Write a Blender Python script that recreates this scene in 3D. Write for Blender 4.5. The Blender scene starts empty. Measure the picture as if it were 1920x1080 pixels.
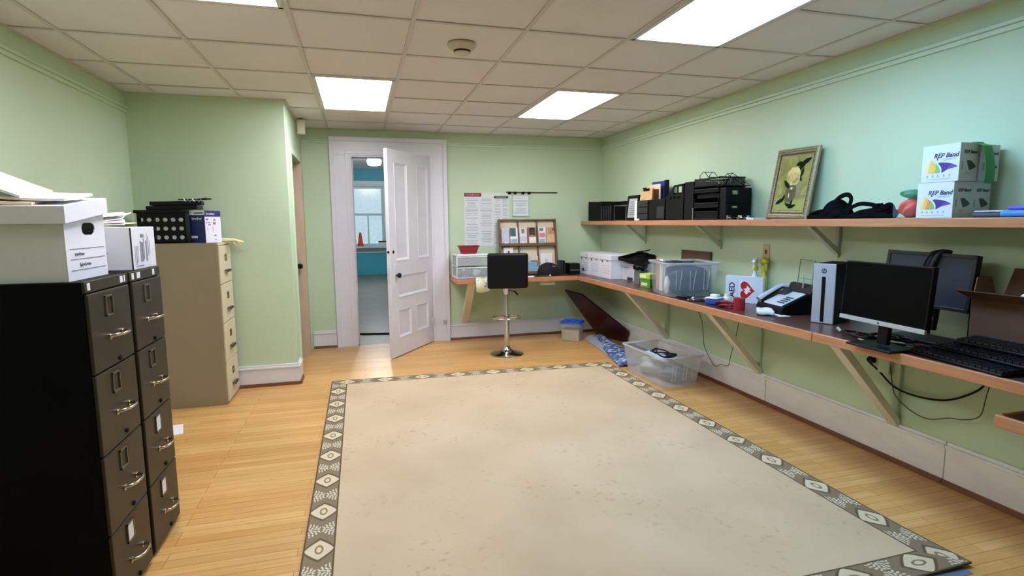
import bpy, bmesh, math, random
from mathutils import Vector, Matrix, Euler
rng = random.Random(7)
SC = bpy.context.scene
COL = SC.collection
R = math.radians

# ------------------------------------------------------------------ camera, world, exposure
cam_data = bpy.data.cameras.new('camera')
cam_data.sensor_fit = 'HORIZONTAL'; cam_data.sensor_width = 36.0
cam_data.lens = 36.0 * 1029.95 / 1920.0
cam_data.clip_start = 0.02
cam = bpy.data.objects.new('camera', cam_data); COL.objects.link(cam)
cr_ = Vector((0.96379697, -0.26653798, -0.00727389)); cu_ = Vector((0.03882647, 0.1133021, 0.99280166)); cf_ = Vector((0.26379521, 0.95714165, -0.11954895))
m3 = Matrix((cr_, cu_, -cf_)).transposed()
cam.matrix_world = Matrix.Translation((0, 0, 1.42916)) @ m3.to_4x4()
SC.camera = cam

w = bpy.data.worlds.new('world'); SC.world = w; w.use_nodes = True
w.node_tree.nodes['Background'].inputs[0].default_value = (0.75, 0.85, 1, 1)
w.node_tree.nodes['Background'].inputs[1].default_value = 0.02
SC.view_settings.view_transform = 'Standard'; SC.view_settings.look = 'None'
SC.view_settings.exposure = 0.75; SC.view_settings.gamma = 1.0; SC.view_settings.use_curve_mapping = False

PANEL_STRENGTH = 10.0
PANEL_COLOURS = {'left front': (0.99, 0.97, 1.10), 'left back': (0.98, 0.97, 1.14), 'right back': (0.98, 0.98, 1.10), 'right front': (0.50, 0.88, 1.42)}
PANEL_GAIN = {'left front': 0.95, 'left back': 1.0, 'right back': 1.0, 'right front': 1.0}

# ------------------------------------------------------------------ materials
def lin(c):
    out = []
    for v in c:
        v = v / 255.0
        out.append(v / 12.92 if v <= 0.04045 else ((v + 0.055) / 1.055) ** 2.4)
    return (*out, 1.0)

MATS = {}
def mat(name, col, rough=0.6, metal=0.0, var=0.08, scale=12.0, bump=0.0, bscale=60.0, stretch=(1, 1, 1), spec=0.5, emit=None, coat=0.0):
    """principled surface whose colour varies with object-space noise"""
    if name in MATS: return MATS[name]
    m = bpy.data.materials.new(name); m.use_nodes = True; MATS[name] = m
    nt = m.node_tree; b = nt.nodes['Principled BSDF']
    b.inputs['Roughness'].default_value = rough; b.inputs['Metallic'].default_value = metal
    b.inputs['Specular IOR Level'].default_value = spec
    b.inputs['Coat Weight'].default_value = coat
    c = lin(col)
    tc = nt.nodes.new('ShaderNodeTexCoord'); mp = nt.nodes.new('ShaderNodeMapping'); nt.links.new(tc.outputs['Object'], mp.inputs[0])
    mp.inputs['Scale'].default_value = stretch
    no = nt.nodes.new('ShaderNodeTexNoise'); no.inputs['Scale'].default_value = scale; no.inputs['Detail'].default_value = 4
    nt.links.new(mp.outputs[0], no.inputs['Vector'])
    rp = nt.nodes.new('ShaderNodeMapRange'); rp.inputs[1].default_value = 0.25; rp.inputs[2].default_value = 0.75
    rp.inputs[3].default_value = 1 - var; rp.inputs[4].default_value = 1 + var
    nt.links.new(no.outputs['Fac'], rp.inputs[0])
    mu = nt.nodes.new('ShaderNodeVectorMath'); mu.operation = 'SCALE'; mu.inputs[0].default_value = c[:3]
    nt.links.new(rp.outputs[0], mu.inputs['Scale']); nt.links.new(mu.outputs[0], b.inputs['Base Color'])
    if bump > 0:
        n2 = nt.nodes.new('ShaderNodeTexNoise'); n2.inputs['Scale'].default_value = bscale; nt.links.new(mp.outputs[0], n2.inputs['Vector'])
        bp = nt.nodes.new('ShaderNodeBump'); bp.inputs['Strength'].default_value = bump; bp.inputs['Distance'].default_value = 0.004
        nt.links.new(n2.outputs['Fac'], bp.inputs['Height']); nt.links.new(bp.outputs[0], b.inputs['Normal'])
    if emit:
        b.inputs['Emission Color'].default_value = (*emit[:3], 1); b.inputs['Emission Strength'].default_value = emit[3]
    return m

def clear_plastic(name, col, haze=0.35, rough=0.25):
    """milky see-through plastic: transparent mixed with a little diffuse body and gloss"""
    m = bpy.data.materials.new(name); m.use_nodes = True; nt = m.node_tree
    b = nt.nodes['Principled BSDF']; out = nt.nodes['Material Output']
    b.inputs['Base Color'].default_value = lin(col); b.inputs['Roughness'].default_value = rough
    tr = nt.nodes.new('ShaderNodeBsdfTransparent'); mx = nt.nodes.new('ShaderNodeMixShader')
    tc = nt.nodes.new('ShaderNodeTexCoord'); no = nt.nodes.new('ShaderNodeTexNoise'); no.inputs['Scale'].default_value = 9
    nt.links.new(tc.outputs['Object'], no.inputs['Vector'])
    mr = nt.nodes.new('ShaderNodeMapRange'); mr.inputs[3].default_value = haze - 0.06; mr.inputs[4].default_value = haze + 0.06
    nt.links.new(no.outputs['Fac'], mr.inputs[0]); nt.links.new(mr.outputs[0], mx.inputs[0])
    nt.links.new(tr.outputs[0], mx.inputs[1]); nt.links.new(b.outputs[0], mx.inputs[2]); nt.links.new(mx.outputs[0], out.inputs[0])
    return m

# ------------------------------------------------------------------ mesh builder
class G:
    def __init__(s): s.bm = bmesh.new(); s.soft = False
    def face(s, pts, mi=0):
        f = s.bm.faces.new([s.bm.verts.new(p) for p in pts]); f.material_index = mi; return f
    def hexa(s, p, mi=0):
        v = [s.bm.verts.new(q) for q in p]
        for i in ((0, 3, 2, 1), (4, 5, 6, 7), (0, 1, 5, 4), (1, 2, 6, 5), (2, 3, 7, 6), (3, 0, 4, 7)):
            f = s.bm.faces.new([v[k] for k in i]); f.material_index = mi
    def box(s, a, b, mi=0, M=None):
        x0, x1 = sorted((a[0], b[0])); y0, y1 = sorted((a[1], b[1])); z0, z1 = sorted((a[2], b[2]))
        p = [(x0, y0, z0), (x1, y0, z0), (x1, y1, z0), (x0, y1, z0), (x0, y0, z1), (x1, y0, z1), (x1, y1, z1), (x0, y1, z1)]
        if M is not None: p = [M @ Vector(q) for q in p]
        s.hexa(p, mi); return s
    def cyl(s, p0, p1, r0, r1=None, n=20, mi=0, caps=True):
        r1 = r0 if r1 is None else r1
        p0, p1 = Vector(p0), Vector(p1); d = (p1 - p0).normalized()
        a = d.orthogonal().normalized(); b = d.cross(a)
        ra = [s.bm.verts.new(p0 + (a * math.cos(t) + b * math.sin(t)) * r0) for t in [2 * math.pi * k / n for k in range(n)]]
        rb = [s.bm.verts.new(p1 + (a * math.cos(t) + b * math.sin(t)) * r1) for t in [2 * math.pi * k / n for k in range(n)]]
        for k in range(n):
            f = s.bm.faces.new((ra[k], ra[(k + 1) % n], rb[(k + 1) % n], rb[k])); f.material_index = mi
        if caps:
            f = s.bm.faces.new(ra[::-1]); f.material_index = mi
            f = s.bm.faces.new(rb); f.material_index = mi
        return s
    def tube(s, pts, r, n=8, mi=0, closed=False, flat=1.0, up=None):
        P = [Vector(p) for p in pts]; N = len(P); rings = []
        prev = None
        for i in range(N):
            if closed: t = P[(i + 1) % N] - P[i - 1]
            else: t = P[min(i + 1, N - 1)] - P[max(i - 1, 0)]
            t.normalize()
            if up is not None:
                u_ = Vector(up); a = t.cross(u_)
                a = a.normalized() if a.length > 1e-4 else t.orthogonal().normalized()
            elif prev is None: a = t.orthogonal().normalized()
            else: a = (prev - t * prev.dot(t)).normalized()
            prev = a; b = t.cross(a)
            rr = r[i] if isinstance(r, (list, tuple)) else r
            rings.append([s.bm.verts.new(P[i] + a * math.cos(q) * rr + b * math.sin(q) * rr * flat) for q in [2 * math.pi * k / n for k in range(n)]])
        for i in range(N if closed else N - 1):
            A, B = rings[i], rings[(i + 1) % N]
            for k in range(n):
                f = s.bm.faces.new((A[k], A[(k + 1) % n], B[(k + 1) % n], B[k])); f.material_index = mi
        if not closed:
            s.bm.faces.new(rings[0][::-1]).material_index = mi; s.bm.faces.new(rings[-1]).material_index = mi
        return s
    def lathe(s, prof, c=(0, 0, 0), n=28, mi=0, sx=1.0, sy=1.0):
        c = Vector(c); rings = []
        for r_, z_ in prof:
            rings.append([s.bm.verts.new(c + Vector((r_ * sx * math.cos(2 * math.pi * k / n), r_ * sy * math.sin(2 * math.pi * k / n), z_))) for k in range(n)])
        for A, B in zip(rings, rings[1:]):
            for k in range(n):
                f = s.bm.faces.new((A[k], A[(k + 1) % n], B[(k + 1) % n], B[k])); f.material_index = mi
        s.bm.faces.new(rings[0][::-1]).material_index = mi; s.bm.faces.new(rings[-1]).material_index = mi
        return s
    def prism(s, poly, vec, mi=0):
        v0 = [s.bm.verts.new(p) for p in poly]; v1 = [s.bm.verts.new(Vector(p) + Vector(vec)) for p in poly]; n = len(poly)
        s.bm.faces.new(v0[::-1]).material_index = mi; s.bm.faces.new(v1).material_index = mi
        for k in range(n): s.bm.faces.new((v0[k], v0[(k + 1) % n], v1[(k + 1) % n], v1[k])).material_index = mi
        return s
    def sheet(s, rows, t, mi=0):
        """solid sheet from a grid of points, thickness t along z"""
        A = [[s.bm.verts.new(p) for p in r_] for r_ in rows]
        B = [[s.bm.verts.new(Vector(p) - Vector((0, 0, t))) for p in r_] for r_ in rows]
        I, J = len(rows), len(rows[0])
        for i in range(I - 1):
            for j in range(J - 1):
                s.bm.faces.new((A[i][j], A[i][j + 1], A[i + 1][j + 1], A[i + 1][j])).material_index = mi
                s.bm.faces.new((B[i][j], B[i + 1][j], B[i + 1][j + 1], B[i][j + 1])).material_index = mi
        for j in range(J - 1):
            s.bm.faces.new((A[0][j], B[0][j], B[0][j + 1], A[0][j + 1])).material_index = mi
            s.bm.faces.new((A[-1][j], A[-1][j + 1], B[-1][j + 1], B[-1][j])).material_index = mi
        for i in range(I - 1):
            s.bm.faces.new((A[i][0], A[i + 1][0], B[i + 1][0], B[i][0])).material_index = mi
            s.bm.faces.new((A[i][-1], B[i][-1], B[i + 1][-1], A[i + 1][-1])).material_index = mi
        return s
    def cable(s, pts, r, n=8, mi=0, **k):
        """tube through way-points, smoothed by a Catmull-Rom walk"""
        P = [Vector(p) for p in pts]; out = []
        for i in range(len(P) - 1):
            p0, p1, p2, p3 = P[max(i - 1, 0)], P[i], P[i + 1], P[min(i + 2, len(P) - 1)]
            for q in range(5):
                t = q / 5; out.append(.5 * ((2 * p1) + (p2 - p0) * t + (2 * p0 - 5 * p1 + 4 * p2 - p3) * t ** 2 + (3 * p1 - p0 - 3 * p2 + p3) * t ** 3))
        out.append(P[-1]); return s.tube(out, r, n, mi, **k)
    def blob(s, c, r, sub=3, amp=0.0, seed=0, mi=0, zmin=None, boxy=0):
        s.soft = True; sub = sub + 1 if sub > 2 else sub
        rr = random.Random(seed); fr = [(rr.uniform(1, 4), rr.uniform(1, 4), rr.uniform(1, 4), rr.uniform(0, 6)) for _ in range(6)]
        res = bmesh.ops.create_icosphere(s.bm, subdivisions=sub, radius=1.0)
        for v in res['verts']:
            d = v.co.copy(); k = 1 + amp * sum(math.sin(a * d.x * 2 + b * d.y * 2 + e * d.z * 2 + p) for a, b, e, p in fr) / 3
            if boxy: d = d / (abs(d.x) ** boxy + abs(d.y) ** boxy + abs(d.z) ** boxy) ** (1 / boxy)
            q = Vector((d.x * r[0] * k, d.y * r[1] * k, d.z * r[2] * k)) + Vector(c)
            if zmin is not None and q.z < zmin: q.z = zmin
            v.co = q
        for f in {f for v in res['verts'] for f in v.link_faces}: f.material_index = mi
        return s
    def bars(s, o, r, u, rects, t=0.0006, mi=0):
        """thin printed marks on a face: o origin, r right, u up; rects (u0,u1,v0,v1)"""
        o, r, u = Vector(o), Vector(r).normalized(), Vector(u).normalized(); nrm = r.cross(u)
        for a, b, c, d in rects:
            p = [o + r * a + u * c, o + r * b + u * c, o + r * b + u * d, o + r * a + u * d]
            s.hexa(p + [q + nrm * t for q in p], mi)
        return s
    def obj(s, name, m, parent=None, bevel=0.0, smooth=True, seg=2, subsurf=0):
        bmesh.ops.recalc_face_normals(s.bm, faces=s.bm.faces)
        me = bpy.data.meshes.new(name); s.bm.to_mesh(me); s.bm.free()
        for k in (m if isinstance(m, (list, tuple)) else [m]): me.materials.append(k)
        if smooth:
            me.shade_smooth(); me.set_sharp_from_angle(angle=R(75 if s.soft else 38))
        o = bpy.data.objects.new(name, me); COL.objects.link(o)
        if parent is not None: o.parent = parent
        if bevel > 0:
            md = o.modifiers.new('bevel', 'BEVEL'); md.width = bevel; md.segments = seg; md.limit_method = 'ANGLE'; md.angle_limit = R(40)
        if subsurf:
            md = o.modifiers.new('sub', 'SUBSURF'); md.levels = subsurf; md.render_levels = subsurf
        return o

def tag(o, label=None, cat=None, group=None, kind=None):
    if label: o['label'] = label
    if cat: o['category'] = cat
    if group: o['group'] = group
    if kind: o['kind'] = kind
    return o
def thing(name, label, cat, loc=(0, 0, 0), rz=0.0, group=None):
    o = bpy.data.objects.new(name, None); COL.objects.link(o); o.empty_display_size = 0.05
    o.location = loc; o.rotation_euler = (0, 0, rz)
    return tag(o, label, cat, group)
def struct(name, g, m, parent=None, **k):
    o = g.obj(name, m, parent, **k)
    if parent is None: o['kind'] = 'structure'
    return o
def dup(root, loc, rz=None, label=None, group=None):
    r_ = root.copy(); COL.objects.link(r_); r_.location = loc
    if rz is not None: r_.rotation_euler = (0, 0, rz)
    if label: r_['label'] = label
    if group: r_['group'] = group
    for ch in list(root.children):
        c = ch.copy(); COL.objects.link(c); c.parent = r_
        for gc in ch.children:
            d = gc.copy(); COL.objects.link(d); d.parent = c
    return r_
def text(name, s, size, o, r, u, m, parent, ext=0.0004, align='CENTER', bold=0.0, shear=0.0, stretch=1.0, at=None):
    cu = bpy.data.curves.new(name, 'FONT'); cu.body = s; cu.size = size; cu.extrude = ext; cu.align_x = align; cu.align_y = 'CENTER'
    cu.offset = bold; cu.shear = shear; cu.materials.append(m)
    tmp = bpy.data.objects.new(name + '_curve', cu); COL.objects.link(tmp); bpy.context.view_layer.update()
    me = bpy.data.meshes.new_from_object(tmp.evaluated_get(bpy.context.evaluated_depsgraph_get())); bpy.data.objects.remove(tmp); bpy.data.curves.remove(cu)
    me.name = name; me.materials.clear(); me.materials.append(m)
    ob = bpy.data.objects.new(name, me); COL.objects.link(ob); ob.parent = parent
    r, u = Vector(r).normalized(), Vector(u).normalized(); n = r.cross(u)
    M = Matrix((r * stretch, u, n)).transposed().to_4x4(); M.translation = Vector(o) + n * (ext + 0.0003)
    ob.matrix_local = M
    return ob

# ------------------------------------------------------------------ shared colours
WALL = mat('green_wall_paint', (197, 217, 180), 0.55, var=0.03, scale=2.5, bump=0.08, bscale=180)
TRIM_GREEN = mat('green_trim_paint', (196, 218, 180), 0.45, var=0.03)
WHITE_PAINT = mat('white_gloss_paint', (226, 224, 226), 0.32, var=0.03, scale=4)
CEIL = mat('ceiling_tile_fibre', (226, 222, 220), 0.9, var=0.03, scale=3, bump=0.25, bscale=240)
GRID = mat('ceiling_grid_paint', (206, 200, 192), 0.5, var=0.03)
BROWN_SHOE = mat('stained_shoe_moulding', (116, 66, 36), 0.45, var=0.15, scale=8)
BLACK = mat('black_plastic', (7, 7, 8), 0.45, var=0.1, spec=.22)
BLACKM = mat('black_matte_plastic', (9, 9, 10), 0.7, var=0.1, spec=.18)
BLACKG = mat('black_gloss_screen', (4, 4, 5), 0.25, var=0.02, spec=0.10)
CHROME = mat('polished_chrome', (205, 205, 205), 0.12, 1.0, var=0.03)
STEEL = mat('brushed_steel', (170, 170, 172), 0.3, 1.0, var=0.05)
CARD_WHITE = mat('white_cardboard', (228, 228, 232), 0.75, var=0.03, scale=6)
PAPER = mat('white_paper', (236, 234, 228), 0.8, var=0.03)
PAPER2 = mat('manila_paper', (226, 205, 168), 0.8, var=0.05)
INK = mat('grey_print_ink', (120, 126, 128), 0.8, var=0.1)
INKD = mat('dark_print_ink', (40, 42, 46), 0.8, var=0.05)
CARDBOARD = mat('brown_cardboard', (128, 88, 56), 0.85, var=0.08, scale=20)
EDGE = mat('counter_edge_wood', (192, 132, 90), 0.4, var=0.16, scale=7, stretch=(3, 0.6, 10), coat=0.2)
LAMINATE = mat('brown_counter_laminate', (84, 54, 46), 0.3, var=0.1, scale=30)
CREAM = mat('cream_brace_paint', (224, 220, 200), 0.5, var=0.05)
WHITE_PL = mat('white_plastic', (232, 232, 230), 0.4, var=0.02)
RED_PL = mat('dark_red_plastic', (140, 14, 26), 0.4, var=0.06)
# ------------------------------------------------------------------ room shell
XL, XR, YB, YA, XS, YF, H = -1.755, 3.018, 6.569, 5.148, -0.58, -0.85, 2.464
DX0, DX1, DZ = -0.074, 0.805, 2.19          # doorway in the back wall
WT = 0.16

# wooden strip floor, boards running left to right
def floor_material():
    m = bpy.data.materials.new('maple_strip_floor'); m.use_nodes = True; nt = m.node_tree; b = nt.nodes['Principled BSDF']
    tc = nt.nodes.new('ShaderNodeTexCoord')
    br = nt.nodes.new('ShaderNodeTexBrick'); nt.links.new(tc.outputs['Object'], br.inputs['Vector'])
    br.inputs['Scale'].default_value = 1.0; br.inputs['Brick Width'].default_value = 0.85; br.inputs['Row Height'].default_value = 0.057
    br.inputs['Mortar Size'].default_value = 0.0011; br.inputs['Mortar Smooth'].default_value = 0.2; br.offset = 0.37; br.offset_frequency = 3
    br.inputs['Bias'].default_value = 0.0
    br.inputs['Color1'].default_value = lin((222, 174, 106)); br.inputs['Color2'].default_value = lin((206, 152, 82)); br.inputs['Mortar'].default_value = lin((126, 82, 40))
    mp = nt.nodes.new('ShaderNodeMapping'); mp.inputs['Scale'].default_value = (1.6, 34, 1); nt.links.new(tc.outputs['Object'], mp.inputs[0])
    n1 = nt.nodes.new('ShaderNodeTexNoise'); n1.inputs['Scale'].default_value = 2.2; n1.inputs['Detail'].default_value = 6; nt.links.new(mp.outputs[0], n1.inputs['Vector'])
    n2 = nt.nodes.new('ShaderNodeTexNoise'); n2.inputs['Scale'].default_value = 0.9; n2.inputs['Detail'].default_value = 3; nt.links.new(tc.outputs['Object'], n2.inputs['Vector'])
    ad = nt.nodes.new('ShaderNodeMath'); ad.operation = 'ADD'; nt.links.new(n1.outputs['Fac'], ad.inputs[0]); nt.links.new(n2.outputs['Fac'], ad.inputs[1])
    mr = nt.nodes.new('ShaderNodeMapRange'); mr.inputs[1].default_value = 0.7; mr.inputs[2].default_value = 1.3; mr.inputs[3].default_value = 0.80; mr.inputs[4].default_value = 1.17
    nt.links.new(ad.outputs[0], mr.inputs[0])
    mu = nt.nodes.new('ShaderNodeVectorMath'); mu.operation = 'SCALE'; nt.links.new(br.outputs['Color'], mu.inputs[0]); nt.links.new(mr.outputs[0], mu.inputs['Scale'])
    nt.links.new(mu.outputs[0], b.inputs['Base Color'])
    r2 = nt.nodes.new('ShaderNodeMapRange'); r2.inputs[3].default_value = 0.22; r2.inputs[4].default_value = 0.42; nt.links.new(n2.outputs['Fac'], r2.inputs[0])
    nt.links.new(r2.outputs[0], b.inputs['Roughness']); b.inputs['Specular IOR Level'].default_value = 0.45
    bp = nt.nodes.new('ShaderNodeBump'); bp.inputs['Strength'].default_value = 0.12; bp.inputs['Distance'].default_value = 0.002
    nt.links.new(br.outputs['Fac'], bp.inputs['Height']); bp.invert = True; nt.links.new(bp.outputs[0], b.inputs['Normal'])
    return m
g = G(); g.box((XL - .2, YF - .2, -.08), (XR + .2, YB + .02, 0)); struct('floor', g, floor_material(), smooth=False)
g = G(); g.box((XL - WT, YF, 0), (XL, YB, H)); struct('wall_left', g, WALL, smooth=False)
g = G(); g.box((XR, YF, 0), (XR + WT, YB + WT, H + .2)); struct('wall_right', g, WALL, smooth=False)
g = G(); g.box((XL - WT, YF - WT, 0), (XR + WT, YF, H)); struct('wall_front', g, WALL, smooth=False)
g = G()
g.box((XS - .14, YB, 0), (DX0, YB + WT, H + .2)); g.box((DX1, YB, 0), (XR, YB + WT, H + .2)); g.box((DX0, YB, DZ), (DX1, YB + WT, H + .2))
struct('wall_back', g, WALL, smooth=False)
# boxed-out closet at the left rear: front face and side face with a doorway
SY0, SY1, SZ = 5.42, 6.26, 2.06
g = G(); g.box((XL, YA, 0), (XS, YA + .12, H)); g.box((XS - .12, YA + .12, 0), (XS, SY0, H)); g.box((XS - .12, SY1, 0), (XS, YB, H)); g.box((XS - .12, SY0, SZ), (XS, SY1, H))
struct('wall_alcove', g, WALL, smooth=False)

# suspended ceiling: tile sheets set above a lattice of tees
T = 0.6096; CX0 = -1.51672; CY0 = 3.01473
cols = [CX0 + T * i for i in range(-1, 9)]; rows = [CY0 + T * j for j in range(-7, 7)]
LIGHTS = {'left front': (1, -2), 'left back': (2, 2), 'right back': (5, 2), 'right front': (5, -2)}   # first column, first row; two rows long
g = G()
def is_light(i, j): return any(i == a and j in (b, b + 1) for a, b in LIGHTS.values())
xs = [XL] + [c for c in cols if XL + .02 < c < XR - .02] + [XR]; ys = [YF] + [r_ for r_ in rows if YF + .02 < r_ < YB - .02] + [YB]
for i in range(len(xs) - 1):
    for j in range(len(ys) - 1):
        ci = round((xs[i] - CX0) / T) if i > 0 else -1
        cj = round((ys[j] - CY0) / T) if j > 0 else -99
        if is_light(ci, cj): continue
        if xs[i + 1] <= XS and ys[j] > YA + .1: continue
        dz = rng.uniform(0, .0015)
        g.box((xs[i] + .002, ys[j] + .002, H + .006 + dz), (xs[i + 1] - .002, ys[j + 1] - .002, H + .022))
ceil_o = struct('ceiling', g, CEIL, smooth=False)
g = G()
for x in xs[1:-1]: g.box((x - .012, YF, H), (x + .012, YB, H + .0058))
for y in ys[1:-1]:
    j = round((y - CY0) / T); cuts = sorted((CX0 + T * a, CX0 + T * (a + 1)) for a, b in LIGHTS.values() if j == b + 1)
    x_ = XL
    for a, b in cuts + [(XR, XR)]:
        g.box((x_, y - .012, H + .0003), (a, y + .012, H + .0056)); x_ = b
wa = .02
g.box((XL, YF, H - .0003), (XL + wa, YA - wa, H + .0057)); g.box((XR - wa, YF, H - .0003), (XR, YB - wa, H + .0057)); g.box((XS + wa, YB - wa, H - .0006), (XR, YB, H + .0057))
g.box((XL, YA - wa, H - .0009), (XS, YA, H + .0057)); g.box((XS, YA - wa, H - .0012), (XS + wa, YB, H + .0057))
o = g.obj('ceiling_grid', GRID, ceil_o, smooth=False)
g = G(); g.box((XL - WT, YF - WT, H + .2), (XR + WT, YB + WT, H + .26)); struct('ceiling', g, mat('plaster_deck', (150, 150, 150), .9), smooth=False)

# picture rails
def rail(name, boxes, m=TRIM_GREEN):
    g = G()
    for a, b in boxes: g.box(a, b)
    return struct(name, g, m, smooth=False, bevel=.004)
RZ = 2.312
RAILW = mat('pale_rail_paint', (204, 222, 192), 0.4, var=0.03)
rail('trim_1', [((XR - .016, YF, RZ), (XR, YB, RZ + .026)), ((XR - .030, YF, RZ + .026), (XR, YB, RZ + .046))], RAILW)
rail('trim_2', [((1.022, YB - .014, RZ + .004), (XR - .03, YB, RZ + .028)), ((1.022, YB - .026, RZ + .028), (XR - .03, YB, RZ + .044))], RAILW)
rail('trim_3', [((XS, YB - .014, RZ), (-.295, YB, RZ + .026)), ((XS, YB - .026, RZ + .026), (-.295, YB, RZ + .042))])
rail('trim_4', [((XL, YF, RZ), (XL + .014, YA, RZ + .026)), ((XL, YF, RZ + .026), (XL + .026, YA, RZ + .044))])

# baseboards with cap moulding and stained shoe
BASE = mat('white_baseboard_paint', (226, 224, 224), 0.45, var=0.06, scale=3)
def baseboard(name, p0, p1, n, h=.235, shoe=True, m=BASE):
    p0, p1, n = Vector((*p0, 0)), Vector((*p1, 0)), Vector((*n, 0)); g = G()
    def run(t0, z0, z1, t1=0.0):
        g.hexa([p0 + n * t1 + Vector((0, 0, z0)), p1 + n * t1 + Vector((0, 0, z0)), p1 + n * t0 + Vector((0, 0, z0)), p0 + n * t0 + Vector((0, 0, z0)),
                p0 + n * t1 + Vector((0, 0, z1)), p1 + n * t1 + Vector((0, 0, z1)), p1 + n * t0 + Vector((0, 0, z1)), p0 + n * t0 + Vector((0, 0, z1))])
    run(.018, 0, h - .035); run(.026, h - .035, h - .018); run(.014, h - .018, h)
    o = struct(name, g, m, smooth=False, bevel=.003)
    if shoe:
        g = G(); t0, t1 = .034, .018
        g.hexa([p0 + n * t1, p1 + n * t1, p1 + n * t0, p0 + n * t0] + [q + Vector((0, 0, .028)) for q in (p0 + n * t1, p1 + n * t1, p1 + n * (t0 - .008), p0 + n * (t0 - .008))])
        g.obj('shoe_moulding', BROWN_SHOE, o, smooth=False)
    return o
BASE_OLD = mat('scuffed_baseboard_paint', (236, 234, 228), 0.5, var=0.09, scale=4, stretch=(1, 1, 2.2))
baseboard('baseboard_right', (XR, YF), (XR, 2.112), (-1, 0), m=BASE_OLD)
baseboard('baseboard_right_middle', (XR, 2.116), (XR, 3.478), (-1, 0), m=BASE_OLD)
baseboard('baseboard_right_far', (XR, 3.482), (XR, YB - .036), (-1, 0), m=BASE_OLD)
baseboard('baseboard_back', (1.022, YB), (XR - .036, YB), (0, -1), h=.20)
baseboard('baseboard_back_left', (XS + .03, YB), (-.295, YB), (0, -1), h=.20)
baseboard('baseboard_alcove', (-1.72, YA), (XS + .018, YA), (0, -1), h=.19)
baseboard('baseboard_alcove_side', (XS, YA - .018), (XS, SY0 - .07), (1, 0), h=.19)
baseboard('baseboard_left', (XL, YF), (XL, YA - .036), (1, 0), h=.19)

# door casing (wide, old) around the back doorway, with jamb lining
g = G(); CZ = 2.385; cx0, cx1 = -.291, 1.020
for a, b in ((cx0, DX0 + .004), (DX1 - .004, cx1)):
    g.box((a, YB - .024, 0), (b, YB - .0003, DZ - .0043))
g.box((cx0, YB - .024, DZ - .004), (cx1, YB, CZ))
g.box((cx0, YB - .042, 0), (cx0 + .045, YB - .0241, CZ - .0455)); g.box((cx1 - .045, YB - .042, 0), (cx1, YB - .0241, CZ - .0455)); g.box((cx0, YB - .042, CZ - .045), (cx1, YB - .0241, CZ))
for a, b in ((DX0 - .05, DX0 - .012), (DX1 + .012, DX1 + .05)): g.box((a, YB - .030, 0), (b, YB - .0241, DZ + .0115))
g.box((DX0 - .05, YB - .030, DZ + .012), (DX1 + .05, YB - .0241, DZ + .05))
struct('trim_5', g, WHITE_PAINT, smooth=False, bevel=.005)
g = G(); g.box((DX0 - .002, YB - .01, 0), (DX0 + .02, YB + WT + .02, DZ - .0203)); g.box((DX1 - .02, YB - .01, 0), (DX1 + .002, YB + WT + .02, DZ - .0203)); g.box((DX0 - .002, YB - .01, DZ - .02), (DX1, YB + WT + .02, DZ + .002))
g.box((DX0 + .0201, YB + .06, 0), (DX0 + .032, YB + .1, DZ - .021)); g.box((DX1 - .032, YB + .06, 0), (DX1 - .02, YB + .1, DZ - .02))
struct('trim_6', g, WHITE_PAINT, smooth=False, bevel=.003)
# small cover plate low on the right casing
g = G(); g.box((.935, YB - .062, .225), (.975, YB - .024, .262)); g.box((.945, YB - .07, .235), (.965, YB - .06, .252))
tag(g.obj('door_stop', mat('worn_white_metal', (190, 188, 184), .4, .2), None, bevel=.004), 'small pale door stop low on the right side of the white door casing', 'door stop')

# the open panelled door
hx, hy = .800, YB - .03; ang = math.atan2(5.80 - 6.54, .28 - .80)      # direction hinge -> free edge
W, HD, TH = .905, 2.165, .042
door = bpy.data.objects.new('door_1', None); COL.objects.link(door); door['kind'] = 'structure'
door.location = (hx, hy, .012); door.rotation_euler = (0, 0, ang)
# local: +x along the leaf from the hinge, visible face is +y
panels = [(.075, .315, 1.02, 2.035), (.53, .785, 1.02, 2.035), (.13, .765, .63, .86), (.125, .385, .195, .49), (.515, .775, .195, .49)]
g = G()
xsn = sorted({0, W} | {p[0] for p in panels} | {p[1] for p in panels}); zsn = sorted({0, HD} | {p[2] for p in panels} | {p[3] for p in panels})
for i in range(len(xsn) - 1):
    for j in range(len(zsn) - 1):
        mx_, mz_ = (xsn[i] + xsn[i + 1]) / 2, (zsn[j] + zsn[j + 1]) / 2
        ins = any(p[0] < mx_ < p[1] and p[2] < mz_ < p[3] for p in panels)
        t = .010 if ins else TH / 2
        g.box((xsn[i], -t, zsn[j]), (xsn[i + 1], t, zsn[j + 1]))
DOORW = mat('white_door_paint', (222, 220, 222), 0.3, var=0.04, scale=5)
leaf = g.obj('door_leaf', DOORW, door, smooth=False)
for p in panels:
    g = G()
    for sgn in (1, -1):
        y0, y1, y2 = sgn * .010, sgn * .026, sgn * .018; wv = .024
        a, b, c, d = p
        for q in (((a, c), (b, c), (b - wv, c + wv), (a + wv, c + wv)), ((b, c), (b, d), (b - wv, d - wv), (b - wv, c + wv)), ((b, d), (a, d), (a + wv, d - wv), (b - wv, d - wv)), ((a, d), (a, c), (a + wv, c + wv), (a + wv, d - wv))):
            P0, P1, P2, P3 = q
            g.hexa([(P0[0], y0, P0[1]), (P1[0], y0, P1[1]), (P2[0], y0, P2[1]), (P3[0], y0, P3[1]), (P0[0], y1, P0[1]), (P1[0], y1, P1[1]), (P2[0], y0 * 1.1, P2[1]), (P3[0], y0 * 1.1, P3[1])])
    g.obj('panel_moulding', DOORW, door, smooth=False)
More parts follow.
